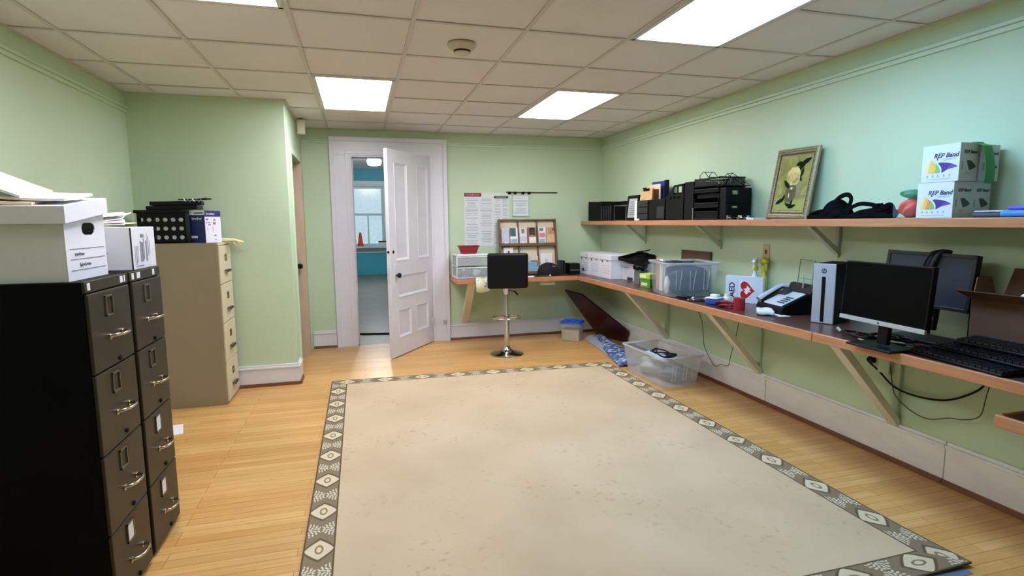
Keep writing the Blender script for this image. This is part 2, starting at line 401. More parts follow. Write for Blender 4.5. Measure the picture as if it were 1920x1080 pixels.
g = G(); g.box((.79, TH / 2, .745), (.845, TH / 2 + .006, .985)); g.obj('lock_plate', WHITE_PAINT, door, bevel=.004)
g = G(); g.box((W, -.012, .78), (W + .004, .012, .95)); g.obj('edge_plate', mat('painted_edge_plate', (206, 204, 200), .4), door)
for sgn in (1, -1):
    g = G(); c = (.812, 0, .868); g.cyl((c[0], sgn * TH / 2, c[2]), (c[0], sgn * .045, c[2]), .009, mi=0)
    prof = [(.010, 0), (.022, .006), (.029, .018), (.027, .032), (.015, .040), (.002, .042)]
    for (r0, z0), (r1, z1) in zip(prof, prof[1:]): g.cyl((c[0], sgn * (.042 + z0), c[2]), (c[0], sgn * (.042 + z1), c[2]), r0, r1)
    g.obj('door_knob', mat('black_knob', (20, 18, 18), .25), door)
for xx, rr in ((.845, .017),):
    g = G(); g.cyl((xx, TH / 2 - .002, 1.115), (xx, TH / 2 + .004, 1.115), rr); g.cyl((xx, TH / 2 + .003, 1.115), (xx, TH / 2 + .008, 1.115), rr * .6); g.obj('deadbolt', mat('dark_bronze', (30, 26, 24), .35, .6), door)
g = G(); g.cyl((W - .001, 0, 1.115), (W + .003, 0, 1.115), .014); g.obj('latch', MATS['dark_bronze'], door)
for z in (.235, .955, 1.955):
    g = G(); g.cyl((-.006, .024, z - .05), (-.006, .024, z + .05), .009, n=12); g.box((0, TH / 2, z - .05), (.028, TH / 2 + .003, z + .05)); g.obj('hinge', WHITE_PAINT, door)

# side door in the closet wall: thin casing, wooden jamb, recessed leaf
TAN = mat('tan_door_wood', (206, 182, 152), 0.5, var=0.1, scale=6, stretch=(4, 4, .5))
g = G(); g.box((XS - .12, SY1 - .016, 0), (XS + .004, SY1, SZ)); g.box((XS - .002, SY1 - .016, 0), (XS + .018, SY1 + .062, SZ + .05)); struct('trim_7', g, TAN, smooth=False, bevel=.003)
g = G(); g.box((XS, SY0 - .06, 0), (XS + .018, SY0 + .004, SZ - .0003)); g.box((XS, SY0 - .06, SZ), (XS + .018, SY1 - .016, SZ + .055)); struct('trim_8', g, TRIM_GREEN, smooth=False, bevel=.003)
d2 = bpy.data.objects.new('door_2', None); COL.objects.link(d2); d2['kind'] = 'structure'; d2.location = (XS - .10, SY0, 0)
g = G(); g.box((-.035, .01, .01), (0, SY1 - SY0 - .02, SZ - .01)); g.obj('door_leaf', mat('dark_stained_leaf', (92, 66, 48), .5, var=.15), d2)
g = G(); g.cyl((0, .76, .98), (.05, .76, .98), .010); g.lathe([(.006, -.03), (.026, -.02), (.03, 0), (.026, .02), (.006, .03)], (.062, .76, .98)); g.obj('door_knob', MATS['dark_bronze'], d2)
g = G(); g.box((0, .70, SZ - .09), (.05, .78, SZ - .04)); g.tube([(.03, .74, SZ - .05), (.055, .6, SZ - .035), (.02, .45, SZ - .03)], .006); g.obj('door_closer', STEEL, d2)

# ------------------------------------------------------------------ hall seen through the doorway
HY0, HY1, HX0, HX1, HH = YB + WT, 15.68, -1.6, 3.0, 2.87
g = G(); g.box((HX0, HY0 - .13, -.08), (HX1, HY1, -.002)); struct('floor_hall', g, mat('grey_sheet_floor', (112, 116, 108), .38, var=.16, scale=2.2), smooth=False)
HB = mat('blue_hall_paint', (66, 168, 196), .5, var=.04, scale=2)
HW = mat('pale_hall_paint', (196, 214, 218), .5, var=.03)
wx0, wx1, wz0, wz1 = -.17, .66, .80, 2.42
g = G(); g.box((HX0, HY1, 0), (wx0, HY1 + .2, HH)); g.box((wx1, HY1, 0), (HX1, HY1 + .2, HH)); g.box((wx0, HY1, 0), (wx1, HY1 + .2, wz0)); g.box((wx0, HY1, wz1), (wx1, HY1 + .2, HH)); struct('wall_hall_end', g, HB, smooth=False)
g = G(); g.box((HX0 - .1, HY0, 0), (HX0, HY1, HH)); struct('wall_hall_left', g, HW, smooth=False)
g = G(); g.box((HX1, HY0, 0), (HX1 + .1, HY1, HH)); struct('wall_hall_right', g, HW, smooth=False)
g = G(); g.box((HX0, HY0, HH), (HX1, HY1, HH + .1)); struct('ceiling_hall', g, mat('white_hall_ceiling', (228, 230, 228), .8), smooth=False)
g = G(); g.box((HX0, HY1 - .016, 0), (HX1, HY1, .16)); struct('baseboard_hall', g, HB, smooth=False)
win = bpy.data.objects.new('window_1', None); COL.objects.link(win); win['kind'] = 'structure'; win.location = (0, HY1, 0)
WINW = mat('pale_window_paint', (206, 224, 232), .4, var=.02)
g = G()
for a, b in (((wx0 - .14, -.03, wz0 + .0003), (wx0, 0, wz1 + .14)), ((wx1, -.03, wz0 + .0003), (wx1 + .14, 0, wz1 + .14)), ((wx0 + .0003, -.0298, wz1), (wx1 - .0003, 0, wz1 + .1398))): g.box(a, b)
g.obj('window_casing', WINW, win, smooth=False)
g = G(); g.box((wx0 - .18, -.22, wz0 - .05), (wx1 + .18, 0, wz0)); g.box((wx0 - .14, -.03, wz0 - .19), (wx1 + .14, 0, wz0 - .05)); g.obj('window_sill', WINW, win, smooth=False)
g = G(); mzv = (wz0 + wz1) / 2 + .05
for a, b in (((wx0, .03, wz0), (wx0 + .05, .08, wz1)), ((wx1 - .05, .03, wz0), (wx1, .08, wz1)), ((wx0 + .0503, .031, wz0), (wx1 - .0503, .08, wz0 + .06)), ((wx0 + .0503, .031, wz1 - .06), (wx1 - .0503, .08, wz1)), ((wx0, .02, mzv - .03), (wx1, .079, mzv + .03)), ((.225, .045, wz0), (.265, .07, mzv))): g.box(a, b)
g.obj('window_sash', WINW, win, smooth=False)
g = G(); g.box((wx0, .09, wz0), (wx1, .095, wz1)); g.obj('window_pane', mat('daylit_pane', (190, 214, 226), .2, emit=(.62, .82, .92, .30)), win, smooth=False)
# hall things
hl = thing('ceiling_light', 'white ceiling light fixture in the hall seen through the open doorway', 'ceiling light', (.36, 12.2, HH))
g = G(); g.box((-.62, -.2, -.05), (.14, .2, 0)); g.obj('housing', WHITE_PL, hl, bevel=.01)
g = G(); g.lathe([(.05, -.24), (.13, -.22), (.15, -.15), (.12, -.07), (.06, -.05)], (0, 0, 0)); g.obj('globe', mat('lit_white_glass', (240, 240, 240), .3, emit=(1, .97, .93, 90.0)), hl)
cn = thing('safety_cone', 'small orange red cone standing on the far hall window sill', 'cone', (.02, 15.565, .802))
g = G(); g.box((-.085, -.085, 0), (.085, .085, .02)); g.obj('base', mat('orange_red_rubber', (226, 66, 48), .5), cn, bevel=.006)
g = G(); g.lathe([(.075, .02), (.028, .36), (.025, .37)], n=20); g.obj('cone_body', MATS['orange_red_rubber'], cn)
g = G(); g.blob((-.135, 15.55, .94), (.045, .06, .14), 3, .12, 3, zmin=.802); tag(g.obj('dark_bag', mat('navy_cloth', (28, 32, 50), .8)), 'dark navy bag slumped left of the orange cone on the hall window sill', 'bag')
g = G(); g.box((.50, 15.49, .802), (.70, 15.66, .90)); g.box((.495, 15.485, .90), (.705, 15.665, .935), mi=1); tag(g.obj('small_box', [CARD_WHITE, INKD], bevel=.004), 'small pale box with a dark band on the right end of the hall window sill', 'box')
g = G(); g.cable([(-.6 + .16 * k, 7.22 + .05 * math.sin(k * .7) - .006 * k, .009) for k in range(12)], .011, 8); tag(g.obj('hall_cable', BLACKM), 'black cord lying across the grey hall floor beyond the doorway', 'cable')
# ------------------------------------------------------------------ troffer lights
FRAME_W = mat('white_troffer_frame', (214, 214, 208), 0.4, var=0.02)
def panel_material(name, colr, gain):
    """lit prismatic diffuser: two brighter bands where the tubes run (object-space x)"""
    m = bpy.data.materials.new(name); m.use_nodes = True; nt = m.node_tree; b = nt.nodes['Principled BSDF']
    b.inputs['Base Color'].default_value = (.8, .8, .8, 1); b.inputs['Roughness'].default_value = .5
    tc = nt.nodes.new('ShaderNodeTexCoord'); sp = nt.nodes.new('ShaderNodeSeparateXYZ'); nt.links.new(tc.outputs['Object'], sp.inputs[0])
    ab = nt.nodes.new('ShaderNodeMath'); ab.operation = 'ABSOLUTE'; nt.links.new(sp.outputs['X'], ab.inputs[0])
    su = nt.nodes.new('ShaderNodeMath'); su.operation = 'SUBTRACT'; su.inputs[1].default_value = .13; nt.links.new(ab.outputs[0], su.inputs[0])
    a2 = nt.nodes.new('ShaderNodeMath'); a2.operation = 'ABSOLUTE'; nt.links.new(su.outputs[0], a2.inputs[0])
    mr = nt.nodes.new('ShaderNodeMapRange'); mr.inputs[1].default_value = 0; mr.inputs[2].default_value = .16; mr.inputs[3].default_value = 1.35; mr.inputs[4].default_value = .62
    mr.interpolation_type = 'SMOOTHSTEP'; nt.links.new(a2.outputs[0], mr.inputs[0])
    mu = nt.nodes.new('ShaderNodeMath'); mu.operation = 'MULTIPLY'; mu.inputs[1].default_value = PANEL_STRENGTH * gain; nt.links.new(mr.outputs[0], mu.inputs[0])
    nt.links.new(mu.outputs[0], b.inputs['Emission Strength']); b.inputs['Emission Color'].default_value = (*colr, 1)
    return m
LABELS = {'left front': 'lit ceiling light panel cut by the top edge at the left', 'left back': 'lit ceiling light panel in front of the white panelled door',
          'right back': 'lit ceiling light panel at the right towards the back corner', 'right front': 'bluish lit ceiling light panel nearest the right wall shelf'}
for k, (a, b) in LIGHTS.items():
    x0 = CX0 + T * (a - 0); y0 = CY0 + T * b
    t = thing('ceiling_light', LABELS[k], 'ceiling light', (x0 + T / 2, y0 + T, H), 0, 'troffer light panels in the ceiling')
    hx_, hy_ = T / 2 - .013, T - .013; g = G(); fw = .026
    g.box((-hx_, -hy_, -.004), (-hx_ + fw, hy_, .012)); g.box((hx_ - fw, -hy_, -.004), (hx_, hy_, .012)); g.box((-hx_, -hy_, -.004), (hx_, -hy_ + fw, .012)); g.box((-hx_, hy_ - fw, -.004), (hx_, hy_, .012))
    g.obj('frame', FRAME_W, t, smooth=False, bevel=.002)
    g = G(); g.box((-hx_ + .01, -hy_ + .01, .004), (hx_ - .01, hy_ - .01, .008)); g.obj('diffuser', panel_material('lit_diffuser_' + k.replace(' ', '_'), PANEL_COLOURS[k], PANEL_GAIN[k]), t, smooth=False)
# smoke detector
t = thing('smoke_detector', 'round cream smoke detector on the ceiling tile', 'smoke detector', (.622, 3.325, H))
CRM = mat('aged_cream_plastic', (206, 192, 166), .45, var=.04)
g = G(); g.lathe([(.084, 0), (.084, -.010), (.078, -.016), (.056, -.034), (.053, -.036)]); g.obj('housing', CRM, t)
g = G(); g.lathe([(.050, -.034), (.048, -.046), (.036, -.049)]); g.obj('sensor_grille', BLACKM, t)
g = G(); g.lathe([(.050, -.046), (.046, -.054), (.02, -.058)]); g.obj('cap', CRM, t)
# alarm strobe at the top of the closet corner
t = thing('alarm_sounder', 'cream vertical alarm box hanging below the ceiling by the closet corner', 'alarm', (-.516, 6.0, 2.35))
g = G(); g.box((-.042, -.03, -.035), (.032, .03, .107)); g.obj('case', mat('cream_alarm_case', (222, 216, 186), .4), t, bevel=.006)
g = G(); g.box((-.030, -.022, .1073), (.020, .022, .1125)); g.obj('mount', BLACKM, t)

# ------------------------------------------------------------------ L-shaped counter
CT, CB = .79, .745; FX, FY = 2.461, 6.012
ctr = thing('counter', 'long L-shaped brown counter on diagonal braces along right and back walls', 'counter', (2.7, 3.5, 0))
def rel(o, pts): return [tuple(Vector(p) - Vector(o)) for p in pts]
def gbox(g, o, a, b, mi=0): g.box(Vector(a) - Vector(o), Vector(b) - Vector(o), mi)
O = ctr.location
g = G(); gbox(g, O, (FX + .02, YF + .02, CB), (XR - .001, YB - .001, CT)); gbox(g, O, (1.05, FY + .02, CB), (FX + .02, YB - .001, CT)); g.obj('worktop', LAMINATE, ctr, smooth=False)
g = G(); gbox(g, O, (FX, 2.512, CB - .005), (FX + .02, FY, CT + .002)); gbox(g, O, (FX, YF + .02, CB - .003), (FX + .02, 2.508, CT + .002)); g.obj('wood_edging', EDGE, ctr, bevel=.004)
g = G(); gbox(g, O, (1.03, FY, CB - .005), (FX - .0003, FY + .02, CT + .002)); gbox(g, O, (1.03, FY + .0205, CB - .005), (1.05, YB - .001, CT + .002)); g.obj('wood_edging', EDGE, ctr, bevel=.004)
for y in (2.42, 3.575, 4.93, 1.2):
    g = G(); w_ = .034
    P = [(FX + .05, CB), (FX + .115, CB), (XR - .005, .262), (XR - .005, .205)]
    g.prism([tuple(Vector((px_, y - w_, pz_)) - O) for px_, pz_ in P], (0, 2 * w_, 0)); g.obj('brace', CREAM, ctr, smooth=False, bevel=.003)
    g = G(); gbox(g, O, (XR - .022, y - .022, .22), (XR - .003, y + .022, CB)); g.obj('brace_back', TRIM_GREEN, ctr, smooth=False)
g = G(); P = [(FY + .05, CB), (FY + .115, CB), (YB - .005, .262), (YB - .005, .205)]
g.prism([tuple(Vector((1.165, py_, pz_)) - O) for py_, pz_ in P], (.085, 0, 0)); g.obj('brace', CREAM, ctr, smooth=False, bevel=.003)
g = G(); gbox(g, O, (XR - .024, 3.64, .60), (XR - .002, 4.55, CB)); g.obj('wall_ledger', TRIM_GREEN, ctr, smooth=False)
g = G(); gbox(g, O, (XR - .024, 2.66, .60), (XR - .002, 3.5, CB)); g.obj('wall_ledger', TRIM_GREEN, ctr, smooth=False)
g = G(); gbox(g, O, (1.3, YB - .024, .64), (2.9, YB - .002, CB)); g.obj('wall_ledger', TRIM_GREEN, ctr, smooth=False)
g = G(); gbox(g, O, (2.02, FY + .06, .69), (2.2, FY + .10, CB)); g.obj('cleat', CREAM, ctr)
# second lower counter end, cut by the frame
t = thing('lower_counter', 'end of a lower wood-edged counter cut by the right edge of the view', 'counter', (2.75, 1.2, 0)); O2 = t.location
g = G(); gbox(g, O2, (2.50, .2, .588), (XR - .03, 1.55, .628)); g.obj('worktop', LAMINATE, t)
g = G(); gbox(g, O2, (2.48, .2, .58), (2.50, 1.57, .632)); gbox(g, O2, (2.5003, 1.55, .58), (XR - .03, 1.57, .632)); g.obj('wood_edging', EDGE, t, bevel=.004)
for y in (.5, 1.1):
    g = G(); gbox(g, O2, (XR - .06, y - .02, .0), (XR - .035, y + .02, .588)); gbox(g, O2, (2.56, y - .02, .0), (2.6, y + .02, .588)); g.obj('leg', CREAM, t)

# ------------------------------------------------------------------ wall shelf
SZT, SXF = 1.432, 2.722
sh = thing('wall_shelf', 'long wooden wall shelf on diagonal brackets on the right wall', 'shelf', (2.87, 3.5, 1.41)); O = sh.location
g = G(); gbox(g, O, (SXF + .018, YF + .02, SZT - .04), (XR - .001, 6.55, SZT)); g.obj('board', mat('red_brown_shelf_board', (150, 96, 66), .45, var=.15, scale=6, stretch=(4, .7, 4)), sh, smooth=False)
g = G(); gbox(g, O, (SXF, YF + .02, SZT - .046), (SXF + .018, 6.565, SZT + .001)); g.obj('wood_edging', EDGE, sh, bevel=.004)
SHBR = mat('pale_green_bracket_paint', (196, 206, 178), .5, var=.04)
for y in (1.62, 2.90, 4.12, 5.42):
    g = G(); P = [(SXF + .03, SZT - .04), (SXF + .075, SZT - .04), (XR - .005, 1.232), (XR - .005, 1.192)]
    g.prism([tuple(Vector((a, y - .018, b)) - O) for a, b in P], (0, .036, 0)); g.obj('bracket', SHBR, sh, smooth=False, bevel=.002)
    g = G(); gbox(g, O, (XR - .0185, y - .014, 1.185), (XR - .002, y + .014, SZT - .041)); g.obj('bracket_back', SHBR, sh, smooth=False)

# ------------------------------------------------------------------ rug with woven border
def rug_border_material():
    m = bpy.data.materials.new('woven_rug_border'); m.use_nodes = True; nt = m.node_tree; b = nt.nodes['Principled BSDF']; b.inputs['Roughness'].default_value = .95; b.inputs['Specular IOR Level'].default_value = .1
    L = nt.links.new
    def M(op, a, b_=None, c=None):
        n = nt.nodes.new('ShaderNodeMath'); n.operation = op
        for k, v in enumerate((a, b_, c)):
            if v is None: continue
            if isinstance(v, (int, float)): n.inputs[k].default_value = v
            else: L(v, n.inputs[k])
        return n.outputs[0]
    uv = nt.nodes.new('ShaderNodeUVMap'); sp = nt.nodes.new('ShaderNodeSeparateXYZ'); L(uv.outputs[0], sp.inputs[0])
    u, v = sp.outputs[0], sp.outputs[1]
    fu = M('ABSOLUTE', M('SUBTRACT', M('FRACT', u), .5))          # 0 at medallion centre, .5 between medallions
    av = M('ABSOLUTE', v)                                          # 0 centre line .. 1 edges
    def smooth(x, lo, hi):
        n = nt.nodes.new('ShaderNodeMapRange'); n.interpolation_type = 'SMOOTHSTEP'; L(x, n.inputs[0]); n.inputs[1].default_value = lo; n.inputs[2].default_value = hi; return n.outputs[0]
    # medallion: pointed towards both edges
    wdt = M('MULTIPLY', .225, M('POWER', M('MAXIMUM', M('SUBTRACT', 1.0, M('MULTIPLY', av, 1.10)), 0.0), .75))
    d = M('SUBTRACT', fu, wdt)
    med = M('SUBTRACT', 1.0, smooth(d, -.012, .012))
    outline = M('MULTIPLY', smooth(d, -.004, .012), M('SUBTRACT', 1.0, smooth(d, .045, .065)))
    ring_r = M('SQRT', M('ADD', M('POWER', M('MULTIPLY', fu, 2.6), 2.0), M('POWER', av, 2.0)))
    ring = M('MULTIPLY', smooth(ring_r, .14, .18), M('SUBTRACT', 1.0, smooth(ring_r, .25, .30)))
    # leafy scrolls between the medallions: a spray of small ellipses, mirrored about both axes (metres)
    px_ = M('MULTIPLY', fu, .3345); py_ = M('MULTIPLY', av, .0675); best = None
    for cx, cy, ra, rb, an in ((.152, .010, .012, .0045, 35), (.139, .022, .012, .005, 20), (.158, .028, .011, .005, 62), (.146, .040, .012, .005, 38), (.124, .036, .010, .0045, 0), (.162, .047, .009, .0045, 78), (.131, .052, .010, .0045, 15), (.149, .056, .008, .004, 30), (.114, .050, .007, .004, -20), (.167, .012, .004, .008, 0)):
        c_, s_ = math.cos(R(an)), math.sin(R(an)); dx = M('SUBTRACT', px_, cx); dy = M('SUBTRACT', py_, cy)
        e1 = M('MULTIPLY', M('ADD', M('MULTIPLY', dx, c_), M('MULTIPLY', dy, s_)), 1 / ra); e2 = M('MULTIPLY', M('SUBTRACT', M('MULTIPLY', dy, c_), M('MULTIPLY', dx, s_)), 1 / rb)
        q = M('ADD', M('MULTIPLY', e1, e1), M('MULTIPLY', e2, e2)); best = q if best is None else M('MINIMUM', best, q)
    leaf_ = M('MULTIPLY', M('SUBTRACT', 1.0, smooth(best, .65, 1.15)), smooth(d, .05, .07))
    leaf_ = M('MULTIPLY', leaf_, M('SUBTRACT', 1.0, smooth(av, .84, .90)))
    band = smooth(av, .86, .92)
    def mixc(f, a, b_):
        n = nt.nodes.new('ShaderNodeMix'); n.data_type = 'RGBA'; L(f, n.inputs[0])
        for k, q in ((6, a), (7, b_)):
            if isinstance(q, tuple): n.inputs[k].default_value = lin(q)
            else: L(q, n.inputs[k])
        return n.outputs[2]
    c = mixc(leaf_, (136, 120, 94), (214, 204, 176))
    c = mixc(outline, c, (104, 90, 68)); c = mixc(med, c, (216, 200, 166)); c = mixc(M('MULTIPLY', ring, med), c, (142, 124, 84)); c = mixc(band, c, (98, 84, 62))
    no = nt.nodes.new('ShaderNodeTexNoise'); no.inputs['Scale'].default_value = 120; tc = nt.nodes.new('ShaderNodeTexCoord'); L(tc.outputs['Object'], no.inputs['Vector'])
    mr = nt.nodes.new('ShaderNodeMapRange'); L(no.outputs['Fac'], mr.inputs[0]); mr.inputs[3].default_value = .82; mr.inputs[4].default_value = 1.18
    vm = nt.nodes.new('ShaderNodeVectorMath'); vm.operation = 'SCALE'; L(c, vm.inputs[0]); L(mr.outputs[0], vm.inputs['Scale']); L(vm.outputs[0], b.inputs['Base Color'])
    bp = nt.nodes.new('ShaderNodeBump'); bp.inputs['Strength'].default_value = .3; bp.inputs['Distance'].default_value = .003; L(no.outputs['Fac'], bp.inputs['Height']); L(bp.outputs[0], b.inputs['Normal'])
    return m
def rug_field_material():
    m = bpy.data.materials.new('worn_beige_carpet'); m.use_nodes = True; nt = m.node_tree; b = nt.nodes['Principled BSDF']; b.inputs['Roughness'].default_value = .95; b.inputs['Specular IOR Level'].default_value = .1
    tc = nt.nodes.new('ShaderNodeTexCoord')
    def N(s, d=4, off=0):
        mp = nt.nodes.new('ShaderNodeMapping'); mp.inputs['Location'].default_value = (off, off, 0); nt.links.new(tc.outputs['Object'], mp.inputs[0])
        n = nt.nodes.new('ShaderNodeTexNoise'); n.inputs['Scale'].default_value = s; n.inputs['Detail'].default_value = d; nt.links.new(mp.outputs[0], n.inputs['Vector']); return n.outputs['Fac']
    cr = nt.nodes.new('ShaderNodeValToRGB'); cr.color_ramp.elements[0].position = .3; cr.color_ramp.elements[1].position = .7
    cr.color_ramp.elements[0].color = lin((195, 171, 136)); cr.color_ramp.elements[1].color = lin((211, 188, 154)); nt.links.new(N(1.6), cr.inputs[0])
    # soiled specks gathered in patches
    st = nt.nodes.new('ShaderNodeMapRange'); st.inputs[1].default_value = .58; st.inputs[2].default_value = .74; nt.links.new(N(26, 5), st.inputs[0])
    pa = nt.nodes.new('ShaderNodeMapRange'); pa.inputs[1].default_value = .46; pa.inputs[2].default_value = .66; nt.links.new(N(2.1, 3, 4.3), pa.inputs[0])
    mu = nt.nodes.new('ShaderNodeMath'); mu.operation = 'MULTIPLY'; nt.links.new(st.outputs[0], mu.inputs[0]); nt.links.new(pa.outputs[0], mu.inputs[1])
    m2 = nt.nodes.new('ShaderNodeMath'); m2.operation = 'MULTIPLY'; m2.inputs[1].default_value = .75; nt.links.new(mu.outputs[0], m2.inputs[0])
    mx = nt.nodes.new('ShaderNodeMix'); mx.data_type = 'RGBA'; nt.links.new(m2.outputs[0], mx.inputs[0]); nt.links.new(cr.outputs[0], mx.inputs[6]); mx.inputs[7].default_value = lin((160, 138, 106))
    nt.links.new(mx.outputs[2], b.inputs['Base Color'])
    bp = nt.nodes.new('ShaderNodeBump'); bp.inputs['Strength'].default_value = .35; bp.inputs['Distance'].default_value = .003; nt.links.new(N(260, 2), bp.inputs['Height']); nt.links.new(bp.outputs[0], b.inputs['Normal'])
    return m
RX0, RX1, RY0, RY1, RB, RT = -.292, 2.382, 1.535, 5.075, .135, .009
rug = thing('rug', 'large beige rug with patterned brown border on the wooden floor', 'rug', ((RX0 + RX1) / 2, (RY0 + RY1) / 2, 0)); O = rug.location
def skew(x, y):                                       # the far edge lies slightly askew
    return y + (.03 - .10 * (x - RX0) / (RX1 - RX0)) * (y - RY0) / (RY1 - RY0) if y > 3 else y
def curl(x, y):                                       # near right corner lifts a little
    d = math.hypot(x - RX1, y - RY0); return .014 * max(0, 1 - d / .5) ** 2
def rp(x, y, z=RT): return Vector((x, skew(x, y), z + curl(x, y))) - O
g = G(); N_ = 12
xs_ = [RX0 + RB + (RX1 - RX0 - 2 * RB) * i / N_ for i in range(N_ + 1)]; ys_ = [RY0 + RB + (RY1 - RY0 - 2 * RB) * i / N_ for i in range(N_ + 1)]
g.sheet([[rp(x, y) for x in xs_] for y in ys_], .0085); g.obj('field', rug_field_material(), rug, smooth=False)
bmx = G(); uvl = bmx.bm.loops.layers.uv.new('UVMap'); PER = .3345
def strip(P, n):      # P(t, s) -> (x, y); t along 0..1, s across 0..1 ; length gives u
    pass
def border_side(p0, p1, q0, q1, u0, u1, n=24):
    """outer edge p0->p1, inner edge q0->q1"""
    for k in range(n):
        a, b = k / n, (k + 1) / n
        L_ = lambda s, e, t: (s[0] + (e[0] - s[0]) * t, s[1] + (e[1] - s[1]) * t)
        c = [L_(p0, p1, a), L_(p0, p1, b), L_(q0, q1, b), L_(q0, q1, a)]
        vv = [bmx.bm.verts.new(rp(*q)) for q in c]; lo = [bmx.bm.verts.new(rp(q[0], q[1], .0005)) for q in c]
        f = bmx.bm.faces.new(vv)
        ul = lambda q: ((q[1] if abs(p1[1] - p0[1]) > .5 else q[0]) - (RY0 if abs(p1[1] - p0[1]) > .5 else RX0)) / PER + u0
        for lp, q, s in zip(f.loops, c, (-1, -1, 1, 1)): lp[uvl].uv = (ul(q), s)
        for i in range(4):
            ff = bmx.bm.faces.new((vv[i], lo[i], lo[(i + 1) % 4], vv[(i + 1) % 4]))
            for lp in ff.loops: lp[uvl].uv = (0, 1)
A_, B_, C_, D_ = (RX0, RY0), (RX1, RY0), (RX1, RY1), (RX0, RY1); a_, b_, c_, d_ = (RX0 + RB, RY0 + RB), (RX1 - RB, RY0 + RB), (RX1 - RB, RY1 - RB), (RX0 + RB, RY1 - RB)
border_side(A_, D_, a_, d_, -.08, 0); border_side(B_, C_, b_, c_, .3, 0); border_side(A_, B_, a_, b_, .1, 0); border_side(D_, C_, d_, c_, .1, 0)
bmx.obj('woven_border', rug_border_material(), rug, smooth=False)
# rug pad showing at the near right corner
g = G(); g.box((1.9, 1.50, .0004), (2.345, 1.9, .0018)); g.bm.verts.ensure_lookup_table()
tag(g.obj('rug_pad', mat('blue_grey_felt', (112, 122, 140), .95, var=.15, scale=40)), 'blue grey rug pad peeking out under the near right rug corner', 'rug pad')

# ------------------------------------------------------------------ filing cabinets
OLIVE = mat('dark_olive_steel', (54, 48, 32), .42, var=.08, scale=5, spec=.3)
OLIVE_S = mat('olive_steel_shaded', (5, 5, 5), .6, var=.08, spec=.12)  # same olive steel, blackened so the unlit side's shade is in the colour
BEIGE = mat('beige_steel_shaded', (150, 134, 108), .45, var=.04, scale=5)  # body tone darkened to carry the shade of the side facing away
HANDLE_M = mat('aged_chrome', (190, 182, 165), .2, 1.0, var=.05)
def cabinet(label, x0, x1, y0, y1, zt, body, front, bounds, cards, style):
    t = thing('filing_cabinet', label, 'filing cabinet', ((x0 + x1) / 2, (y0 + y1) / 2, 0)); O = t.location
    g = G(); gbox(g, O, (x0, y0, 0), (x1 - .014, y1, zt)); g.obj('body', body, t, smooth=False, bevel=.004)
    g = G(); gbox(g, O, (x1 - .0138, y0, bounds[0] + .002), (x1 - .004, y1, zt)); g.obj('top_rail', front, t, smooth=False, bevel=.002)
    yc = (y0 + y1) / 2; wy = y1 - y0
    for k in range(len(bounds) - 1):
        z1, z0 = bounds[k], bounds[k + 1]; hgt = z1 - z0
        g = G(); gbox(g, O, (x1 - .0135, y0 + .006, z0 + .003), (x1, y1 - .006, z1 - .003))
        d = g.obj('drawer', front, t, smooth=False, bevel=.004)
        if style == 'dark':
            lz = z1 - .06; ly = y0 + wy * .44
            g = G(); a, b_, e = .032, .038, .006
            for p, q in (((ly - a, lz - b_), (ly - a + e, lz + b_)), ((ly + a - e, lz - b_), (ly + a, lz + b_)), ((ly - a, lz - b_), (ly + a, lz - b_ + e)), ((ly - a, lz + b_ - e), (ly + a, lz + b_))):
                gbox(g, O, (x1, p[0], p[1]), (x1 + .005, q[0], q[1]))
            g.obj('label_holder', mat('olive_frame_edge', (112, 104, 80), .35, .5), d, smooth=False)
            if cards[k]:
                g = G(); gbox(g, O, (x1 + .0002, ly - a + .004, lz - b_ + .004), (x1 + .0025, ly + a - .004, lz + b_ - .004)); cd = g.obj('label_card', PAPER, d, smooth=False)
                # printed lines belong to the card mesh's own look
            hz = z1 - .17; hyc = yc + .02
            g = G(); pts = [(x1, hyc - .055, hz - .004), (x1 + .022, hyc - .052, hz), (x1 + .034, hyc - .03, hz), (x1 + .037, hyc, hz), (x1 + .034, hyc + .03, hz), (x1 + .022, hyc + .052, hz), (x1, hyc + .055, hz - .004)]
            g.tube(rel(O, pts), [.007, .006, .0058, .0058, .0058, .006, .007], 10)
            for sg in (-1, 1): g.cyl(Vector((x1 - .001, hyc + sg * .055, hz - .004)) - O, Vector((x1 + .004, hyc + sg * .055, hz - .004)) - O, .012, n=14)
            g.obj('handle', HANDLE_M, d)
            g = G(); g.cyl(Vector((x1 - .001, hyc + .01, hz - .10)) - O, Vector((x1 + .006, hyc + .01, hz - .10)) - O, .009, n=14); g.obj('lock', BLACKM, d)
        else:
            lz = z1 - .10; g = G(); a, b_, e = .024, .026, .007
            for p, q in (((yc - a, lz - b_), (yc - a + e, lz + b_)), ((yc + a - e, lz - b_), (yc + a, lz + b_)), ((yc - a, lz - b_), (yc + a, lz - b_ + e)), ((yc - a, lz + b_ - e), (yc + a, lz + b_))):
                gbox(g, O, (x1, p[0], p[1]), (x1 + .005, q[0], q[1]))
            g.obj('label_holder', mat('bronze_label_frame', (96, 86, 66), .4, .5), d, smooth=False)
            hz = z1 - .205; g = G(); gbox(g, O, (x1, yc - .06, hz), (x1 + .026, yc + .06, hz + .008)); gbox(g, O, (x1 + .020, yc - .06, hz - .012), (x1 + .026, yc + .06, hz + .008)); g.obj('handle', MATS['bronze_label_frame'], d, bevel=.002)
            g = G(); gbox(g, O, (x1, yc - .025, hz - .03), (x1 + .003, yc + .025, hz - .018)); g.obj('badge', HANDLE_M, d)
    return t
DB = [1.196, .908, .610, .314, .02]
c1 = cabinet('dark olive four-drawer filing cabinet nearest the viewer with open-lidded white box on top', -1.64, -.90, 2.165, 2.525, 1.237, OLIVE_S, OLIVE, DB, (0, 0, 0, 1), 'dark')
c1['label'] = 'dark four-drawer filing cabinet nearest the viewer, under the large white storage box'
